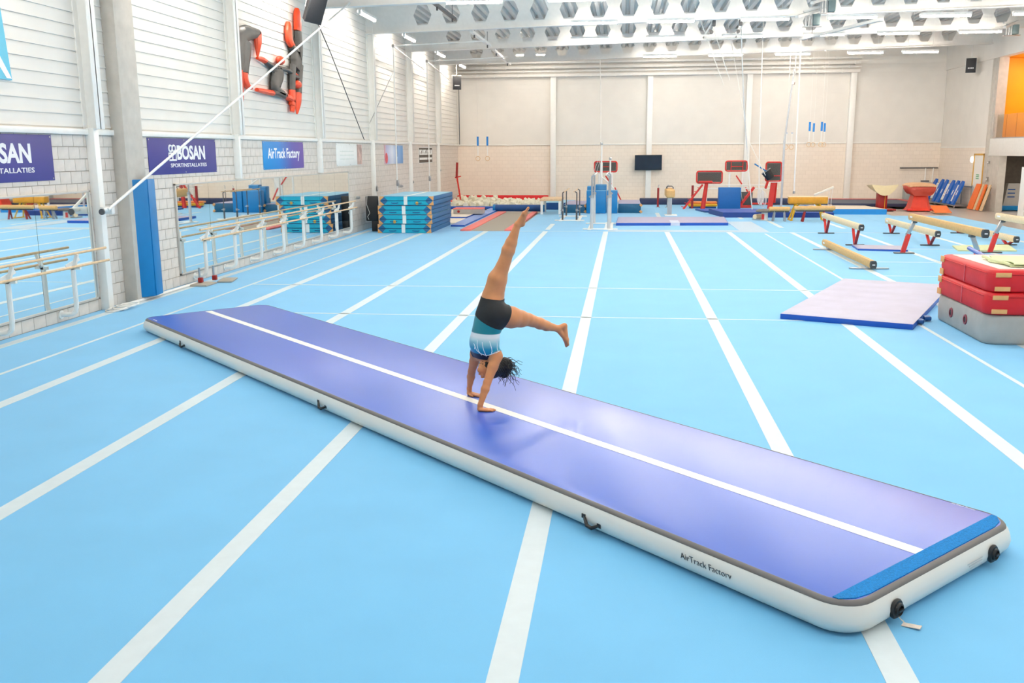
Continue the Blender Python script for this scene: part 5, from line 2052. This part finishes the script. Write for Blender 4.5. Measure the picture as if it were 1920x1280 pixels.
# ------------------------------------------------------------------ the gymnast: one continuous body grown from a distance field
def v3(*a):
    return np.array(a, dtype=np.float64)
def rcone(p, a, b, r1, r2):
    ba = b - a
    l2 = ba @ ba
    t = np.clip(((p - a) @ ba) / l2, 0, 1)
    d = p - (a + t[:, None] * ba)
    return np.sqrt((d * d).sum(1)) - (r1 + (r2 - r1) * t)
def smin(a, b, k):
    h = np.maximum(k - np.abs(a - b), 0) / k
    return np.minimum(a, b) - h * h * k * .25
def chain(p, pts, k=.012):
    d = None
    for (a, ra), (b, rb) in zip(pts, pts[1:]):
        e = rcone(p, a, b, ra, rb)
        d = e if d is None else smin(d, e, k)
    return d
FWD, RGT = v3(-.64, -.77, 0), v3(.77, -.64, 0)
TORSO = [(v3(-1.30, 8.82, .715), .120, .62), (v3(-1.313, 8.812, .80), .165, .62), (v3(-1.295, 8.812, .93), .142, .66), (v3(-1.262, 8.825, 1.04), .150, .72), (v3(-1.245, 8.835, 1.12), .142, .78)]
def d_torso(p):
    d = None
    for (a, ra, fa), (b, rb, fb) in zip(TORSO, TORSO[1:]):
        f = (fa + fb) / 2
        c = (a + b) / 2
        q = p - c
        along = q @ FWD
        q2 = q + FWD * (along * (1 / f - 1))[:, None]
        aa, bb_ = a - c, b - c
        aa = aa + FWD * ((aa @ FWD) * (1 / f - 1))
        bb_ = bb_ + FWD * ((bb_ @ FWD) * (1 / f - 1))
        e = rcone(q2, aa, bb_, ra, rb) * .8
        d = e if d is None else smin(d, e, .04)
    # seat muscles on the back side, shoulder girdle
    d = smin(d, rcone(p, v3(-1.20, 8.93, 1.10), v3(-1.15, 8.90, 1.07), .095, .09), .05)
    d = smin(d, rcone(p, v3(-1.19, 8.735, .70), v3(-1.41, 8.91, .675), .058, .058), .05)
    return d
LEGL = [(v3(-1.262, 8.885, 1.12), .098), (v3(-1.235, 8.88, 1.25), .104), (v3(-1.19, 8.875, 1.42), .092), (v3(-1.135, 8.87, 1.55), .062), (v3(-1.115, 8.87, 1.60), .057), (v3(-1.082, 8.873, 1.70), .062), (v3(-1.055, 8.875, 1.77), .054), (v3(-.995, 8.875, 1.935), .031)]
LEGR = [(v3(-1.20, 8.80, 1.085), .105), (v3(-1.06, 8.90, 1.045), .104), (v3(-.975, 8.965, 1.02), .082), (v3(-.905, 9.015, 1.005), .061), (v3(-.87, 9.05, .985), .056), (v3(-.80, 9.11, .95), .056), (v3(-.74, 9.15, .92), .048), (v3(-.63, 9.22, .88), .032)]
ARMR = [(v3(-1.185, 8.725, .69), .055), (v3(-1.215, 8.68, .60), .050), (v3(-1.262, 8.615, .46), .037), (v3(-1.278, 8.585, .40), .039), (v3(-1.318, 8.527, .262), .024), (v3(-1.322, 8.52, .228), .025)]
ARML = [(v3(-1.415, 8.915, .668), .053), (v3(-1.44, 8.955, .585), .048), (v3(-1.475, 9.01, .47), .037), (v3(-1.488, 9.04, .41), .039), (v3(-1.515, 9.09, .275), .024), (v3(-1.516, 9.095, .228), .025)]
def hand_prims(w, dirv, side):
    """palm rays and fingers on the track top; side: unit vector towards the thumb"""
    z0 = .2005
    P = []
    lens = [.066, .074, .069, .054]
    for i in range(4):
        off = (.026 - i * .0175)
        base = w + dirv * (.072 - abs(i - 1.3) * .004) + side * off
        base = v3(base[0], base[1], z0 + .0135)
        P.append((v3(w[0], w[1], z0 + .02) + side * off * .5 - dirv * .005, base, .017, .0125))
        fd = dirv + side * (off * 4.2)
        fd = fd / np.linalg.norm(fd)
        m = base + fd * lens[i] * .5
        m[2] = z0 + .0125
        tip = base + fd * lens[i]
        tip[2] = z0 + .0075
        P.append((base, m, .0098, .0088))
        P.append((m, tip, .0088, .0072))
    tb = v3(w[0], w[1], z0 + .018) + side * .018 + dirv * .012
    tm = tb + side * .026 + dirv * .022
    tm[2] = z0 + .012
    tt = tm + side * .012 + dirv * .034
    tt[2] = z0 + .008
    P.append((tb, tm, .0145, .0105))
    P.append((tm, tt, .0105, .0078))
    return P
HANDR = hand_prims(v3(-1.318, 8.518, .22), v3(.985, .17, 0), v3(-.17, .985, 0))
HANDL = hand_prims(v3(-1.512, 9.10, .22), v3(.93, -.37, 0), v3(-.37, -.93, 0))
def d_prims(p, P, k=.008):
    d = None
    for a, b, ra, rb in P:
        e = rcone(p, a, b, ra, rb)
        d = e if d is None else smin(d, e, k)
    return d
def foot_prims(ank, heel, ball, toe, side):
    P = [(ank, heel, .031, .029), (heel, ball, .027, .026), (ank, ball, .03, .022), (ball - side * .012, ball + side * .014, .025, .024)]
    dv = toe - ball
    for i in range(5):
        o = side * (.026 - .013 * i)
        L = (1.0, .95, .86, .76, .66)[i]
        P.append((ball + o * .8, ball + o + dv * L, .014 if i == 0 else .011, .0115 if i == 0 else .0085))
    return P
FOOTL = foot_prims(v3(-.99, 8.875, 1.945), v3(-.952, 8.885, 1.952), v3(-.925, 8.865, 2.045), v3(-.888, 8.858, 2.10), v3(.1, -.99, .1))
FOOTR = foot_prims(v3(-.63, 9.22, .88), v3(-.565, 9.24, .905), v3(-.548, 9.24, .765), v3(-.532, 9.238, .695), v3(-.6, .75, 0))
HC = v3(-1.288, 8.782, .553)
KR, FN, SD = v3(.554, .667, -.5), v3(-.32, -.385, -.866), v3(.77, -.64, 0)
def d_head(p):
    d = rcone(p, HC + KR * .03 - FN * .012, HC - KR * .005 - FN * .008, .082, .08)
    d = smin(d, rcone(p, HC + FN * .012 - KR * .03, HC - KR * .078 + FN * .038, .064, .030), .03)
    d = smin(d, rcone(p, HC + FN * .076 + KR * .018, HC + FN * .088 - KR * .022, .010, .0145), .012)
    d = smin(d, rcone(p, HC + FN * .074 - KR * .05 - SD * .016, HC + FN * .074 - KR * .05 + SD * .016, .0125, .0125), .01)
    d = smin(d, rcone(p, HC + FN * .066 + KR * .03 - SD * .03, HC + FN * .066 + KR * .03 + SD * .03, .014, .014), .02)
    for s in (-1, 1):
        d = smin(d, rcone(p, HC + SD * s * .03 + FN * .05 - KR * .02, HC + SD * s * .045 + FN * .035 - KR * .015, .026, .026), .02)
        d = smin(d, rcone(p, HC + SD * s * .081 - FN * .012 + KR * .012, HC + SD * s * .079 - FN * .006 - KR * .022, .013, .010), .006)
    d = smin(d, rcone(p, v3(-1.30, 8.835, .70), HC - KR * .03 - FN * .03, .056, .052), .03)
    return d
def d_body(p):
    d = d_torso(p)
    d = smin(d, chain(p, LEGL, .02), .04)
    d = smin(d, chain(p, LEGR, .02), .045)
    d = smin(d, d_prims(p, FOOTL, .012), .015)
    d = smin(d, d_prims(p, FOOTR, .012), .015)
    d = smin(d, smin(chain(p, ARMR, .015), d_prims(p, HANDR), .012), .03)
    d = smin(d, smin(chain(p, ARML, .015), d_prims(p, HANDL), .012), .03)
    d = smin(d, d_head(p), .012)
    return np.maximum(d, .2004 - p[:, 2])
def surface_nets(fn, lo, hi, h, block=8):
    n = [int(math.ceil((b - a) / h / block)) * block for a, b in zip(lo, hi)]
    nb = [k // block for k in n]
    bi = np.stack(np.meshgrid(*[np.arange(k) for k in nb], indexing='ij'), -1).reshape(-1, 3)
    cen = np.array(lo) + (bi + .5) * block * h
    dc = fn(cen)
    vol = np.ones(n, np.float32)
    vol.reshape(nb[0], block, nb[1], block, nb[2], block)[:] = np.sign(dc).reshape(nb).astype(np.float32)[:, None, :, None, :, None]
    act = bi[np.abs(dc) < block * h * .87 * 1.3 + .012]
    loc = np.stack(np.meshgrid(*[np.arange(block)] * 3, indexing='ij'), -1).reshape(-1, 3)
    for s in range(0, len(act), 400):
        idx = (act[s:s + 400, None, :] * block + loc[None]).reshape(-1, 3)
        vol[idx[:, 0], idx[:, 1], idx[:, 2]] = fn(np.array(lo) + idx * h)
    neg = vol < 0
    c = np.zeros([k - 1 for k in n], np.int8)
    offs = [(i, j, k) for i in (0, 1) for j in (0, 1) for k in (0, 1)]
    for i, j, k in offs:
        c += neg[i:n[0] - 1 + i, j:n[1] - 1 + j, k:n[2] - 1 + k]
    cells = np.argwhere((c > 0) & (c < 8))
    ids = np.full(c.shape, -1, np.int32)
    ids[cells[:, 0], cells[:, 1], cells[:, 2]] = np.arange(len(cells))
    cv = [vol[cells[:, 0] + i, cells[:, 1] + j, cells[:, 2] + k] for i, j, k in offs]
    acc = np.zeros((len(cells), 3))
    cnt = np.zeros(len(cells))
    for a in range(8):
        for b in range(a + 1, 8):
            oa, ob = np.array(offs[a]), np.array(offs[b])
            if np.abs(oa - ob).sum() != 1:
                continue
            va, vb = cv[a], cv[b]
            m = (va < 0) != (vb < 0)
            t = np.where(m, va / np.where(va - vb == 0, 1, va - vb), 0)
            acc[m] += (oa + (ob - oa) * t[:, None])[m]
            cnt[m] += 1
    verts = np.array(lo) + (cells + acc / cnt[:, None]) * h
    faces = []
    for ax in range(3):
        sl0 = [slice(1, k - 1) for k in n]
        sl1 = [slice(1, k - 1) for k in n]
        sl1[ax] = slice(2, n[ax])
        A, B_ = neg[tuple(sl0)], neg[tuple(sl1)]
        e = np.argwhere(A != B_)
        inside = A[e[:, 0], e[:, 1], e[:, 2]]
        e = e + 1
        u, w = [(1, 2), (2, 0), (0, 1)][ax]
        q = []
        for du, dw in ((1, 1), (0, 1), (0, 0), (1, 0)):
            o = e.copy()
            o[:, u] -= du
            o[:, w] -= dw
            ok = (o >= 0).all(1)
            q.append(ids[o[:, 0], o[:, 1], np.minimum(o[:, 2], c.shape[2] - 1)])
        q = np.stack(q, 1)
        q[~inside] = q[~inside][:, ::-1]
        faces.append(q[(q >= 0).all(1)])
    return verts, np.concatenate(faces)

GO = v3(-1.40, 8.81, .2)                       # point on the track top between the hands
bv, bf = surface_nets(d_body, (-1.66, 8.38, .175), (-.47, 9.33, 2.15), .005)
# vertex normals from the field
eps = .003
def grad(fn, p):
    g = np.stack([fn(p + v3(*(eps if i == k else 0 for i in range(3)))) - fn(p - v3(*(eps if i == k else 0 for i in range(3)))) for k in range(3)], 1)
    return g / np.maximum(np.linalg.norm(g, axis=1), 1e-9)[:, None]
bn = grad(d_body, bv)
person = thing('person', 'gymnast in teal leotard and black shorts in a split-leg handstand on the track', 'person', tuple(GO))
def np_mesh(name, V, Fc, material, parent):
    me = bpy.data.meshes.new(name)
    me.from_pydata((V - GO).tolist(), [], Fc.tolist())
    me.polygons.foreach_set('use_smooth', np.ones(len(me.polygons), dtype=bool))
    me.update()
    return link(name, me, material, parent)
M_SKIN = mat('brown skin', '#d8905e', .5, vary=.06, scale=14, bump=.04, bscale=220)
_sb = M_SKIN.node_tree.nodes['Principled BSDF']
_sb.inputs['Subsurface Weight'].default_value = .12
_sb.inputs['Subsurface Radius'].default_value = (.02, .008, .004)
body = np_mesh('body', bv, bf, M_SKIN, person)
# clothing: offset shells of the body surface
dL, dR = chain(bv, LEGL, .02), chain(bv, LEGR, .02)
dT, dH = d_torso(bv), d_head(bv)
dA = np.minimum(chain(bv, ARMR), chain(bv, ARML))
X_, Y_, Z_ = bv.T
waist = 1.072 - .46 * (X_ + 1.40) + .10 * (Y_ - 8.75)
tR = (bv - v3(-1.20, 8.80, 1.085)) @ v3(.79, .58, -.21)
is_leg_r = dR < np.minimum(dL, dT) - .002
shorts = (Z_ > waist - .004) & (Z_ < 1.245 - .12 * (X_ + 1.27)) & (tR < .105 + .25 * (Z_ - 1.06)) & (dH > .05)
leo = (Z_ <= waist + .012) & (Z_ > .655) & (dT < dA - .012) & (dT < dH - .008) & (tR < .105)
def shell(name, mask, off, material):
    fm = mask[bf].all(1)
    f = bf[fm]
    used, inv = np.unique(f, return_inverse=True)
    f = inv.reshape(f.shape)
    V = bv[used] + bn[used] * off
    e = np.sort(np.concatenate([f[:, [0, 1]], f[:, [1, 2]], f[:, [2, 3]], f[:, [3, 0]]]), 1)
    d = np.concatenate([f[:, [0, 1]], f[:, [1, 2]], f[:, [2, 3]], f[:, [3, 0]]])
    _, iv, ct = np.unique(e, axis=0, return_inverse=True, return_counts=True)
    bd = d[ct[iv.ravel()] == 1]
    # relax the hem so it runs clean, then turn it in to the skin
    nbr = {}
    for a, b in bd:
        nbr.setdefault(int(a), []).append(int(b))
        nbr.setdefault(int(b), []).append(int(a))
    hem = np.array([k for k, v in nbr.items() if len(v) == 2])
    if len(hem):
        na = np.array([nbr[int(k)] for k in hem])
        for _i in range(25):
            V[hem] = .5 * V[hem] + .25 * (V[na[:, 0]] + V[na[:, 1]])
    inner = {}
    V2, F2 = list(V), f.tolist()
    for a, b in bd:
        for k in (int(a), int(b)):
            if k not in inner:
                inner[k] = len(V2)
                V2.append(V[k] - bn[used][k] * (off + .003))
        F2.append([int(b), int(a), inner[int(a)], inner[int(b)]])
    return np_mesh(name, np.array(V2), np.array(F2), material, body)
shell('shorts', shorts, .0065, mat('black stretch shorts', '#1c1d1f', .7, vary=.12, scale=20, bump=.1, bscale=400)).__setitem__('label', 'black stretch shorts')
M_LEO = bpy.data.materials.new('teal white leotard')
M_LEO.use_nodes = True
nt = M_LEO.node_tree
tc = nt.nodes.new('ShaderNodeTexCoord')
sp = nt.nodes.new('ShaderNodeSeparateXYZ')
mr = nt.nodes.new('ShaderNodeMapRange')
mr.inputs['From Min'].default_value = .64 - .2
mr.inputs['From Max'].default_value = 1.10 - .2
rp = nt.nodes.new('ShaderNodeValToRGB')
els = rp.color_ramp.elements
stops = [(.0, '#17181c'), (.155, '#17181c'), (.165, '#0f86ae'), (.28, '#2a9dbd'), (.42, '#9fd0d9'), (.52, '#eef2f2'), (.585, '#eef2f2'), (.60, '#0f8592'), (1, '#0f8592')]
while len(els) < len(stops):
    els.new(.5)
for e_, (p_, c_) in zip(els, stops):
    e_.position = p_
    e_.color = rgb(c_)
nt.links.new(tc.outputs['Object'], sp.inputs[0])
# the colour bands sag a little towards the front
ad = nt.nodes.new('ShaderNodeMath')
ad.operation = 'MULTIPLY_ADD'
ad.inputs[1].default_value = .10
nt.links.new(sp.outputs[1], ad.inputs[0])
nt.links.new(sp.outputs[2], ad.inputs[2])
sb2 = nt.nodes.new('ShaderNodeMath')
sb2.operation = 'MULTIPLY_ADD'
sb2.inputs[1].default_value = -.16
nt.links.new(sp.outputs[0], sb2.inputs[0])
nt.links.new(ad.outputs[0], sb2.inputs[2])
nt.links.new(sp.outputs[2], mr.inputs['Value'])
nt.links.new(mr.outputs['Result'], rp.inputs['Fac'])
nt.links.new(rp.outputs['Color'], nt.nodes['Principled BSDF'].inputs['Base Color'])
nt.nodes['Principled BSDF'].inputs['Roughness'].default_value = .35
leotard = shell('leotard', leo, .0045, M_LEO)
leotard['label'] = 'teal leotard fading to white with thin white lines and a black neckline'
bvh = BVHTree.FromPolygons([Vector(p) for p in bv.tolist()], bf.tolist())
LINES = [[(-1.375,8.7,.855),(-1.374,8.7,.798),(-1.362,8.7,.747),(-1.33,8.7,.70)],[(-1.31,8.7,.837),(-1.297,8.7,.772),(-1.279,8.7,.70)],[(-1.245,8.7,.848),(-1.23,8.7,.782),(-1.219,8.7,.726)],[(-1.178,8.7,.849),(-1.176,8.7,.793),(-1.172,8.7,.737)],[(-1.445,8.7,.816),(-1.418,8.7,.783),(-1.39,8.7,.742),(-1.344,8.7,.719),(-1.288,8.7,.711),(-1.242,8.7,.716),(-1.186,8.7,.727),(-1.14,8.7,.761)],[(-1.418,8.7,.788),(-1.437,8.7,.75)]]
bm = BM()
for ln in LINES:
    pts = []
    for a, b in zip(ln, ln[1:]):
        for s in range(4):
            q = Vector(a).lerp(Vector(b), s / 4)
            pts.append(q)
    pts.append(Vector(ln[-1]))
    out = []
    for q in pts:
        c_, n_, _i, _d = bvh.find_nearest(q)
        out.append(c_ + n_ * .0045 - Vector(GO))
    tube(bm, out, .0038, 6)
obj('leotard_lines', bm, mat('white piping', '#eef3f6', .4, vary=0), leotard)
# eyes
for s in (-1, 1):
    bm = BM()
    c_ = HC + FN * .068 + KR * .010 + SD * s * .031 - GO
    bmesh.ops.create_uvsphere(bm, u_segments=12, v_segments=8, radius=.012, matrix=Matrix.Translation(c_))
    ey = obj('eye', bm, mat('eye white', '#e9e4df', .2, vary=0), body)
    bm = BM()
    c2 = c_ + FN * .0075
    bmesh.ops.create_uvsphere(bm, u_segments=10, v_segments=8, radius=.006, matrix=Matrix.Translation(c2))
    obj('iris', bm, M_BLACK, ey)
# hair: cap over the skull, loose mass behind, curls
HMASS = v3(-1.135, 8.925, .555)
def d_hair(p):
    d = rcone(p, HC + KR * .032 - FN * .02, HC + KR * .0 - FN * .02, .092, .09)
    cut = (p - HC) @ FN - .028 - .35 * ((p - HC) @ KR)
    d = np.maximum(d, cut)
    d = smin(d, rcone(p, HC + KR * .08 - FN * .03, HMASS, .085, .075), .05)
    d = smin(d, rcone(p, HMASS, v3(-1.14, 8.93, .47), .07, .04), .05)
    w = .006 * np.sin(p[:, 0] * 170) * np.sin(p[:, 1] * 150 + 1) * np.sin(p[:, 2] * 160)
    return d + w
hv, hf = surface_nets(d_hair, (-1.45, 8.62, .36), (-.98, 9.08, .74), .006)
M_HAIR = mat('black wet hair', '#070607', .5, vary=.3, scale=60, bump=.5, bscale=220)
hair = np_mesh('hair', hv, hf, M_HAIR, body)
hair['label'] = 'black curly hair falling loose'
rh = random.Random(5)
bm = BM()
for k in range(75):
    a = rh.uniform(0, 2 * PI)
    el = rh.uniform(-1, 1)
    base = Vector(HMASS) + Vector((math.cos(a) * .06, math.sin(a) * .06, el * .06))
    out = Vector((rh.uniform(-.1, 1.0), rh.uniform(-.4, .8), rh.uniform(-1.0, .55)))
    out.normalize()
    L = rh.uniform(.07, .17)
    pts, rr = [], []
    ph, tw, ra = rh.uniform(0, 6), rh.uniform(6, 12), rh.uniform(.006, .014)
    for i in range(12):
        t = i / 11
        q = base + out * (L * t) + Vector((0, 0, -.05 * t * t))
        s1 = out.orthogonal().normalized()
        s2 = out.cross(s1)
        q = q + s1 * (ra * math.cos(ph + tw * t)) + s2 * (ra * math.sin(ph + tw * t))
        pts.append(q - Vector(GO))
        rr.append(.0042 * (1 - .6 * t))
    tube(bm, pts, rr, 5)
obj('curls', bm, M_HAIR, hair)
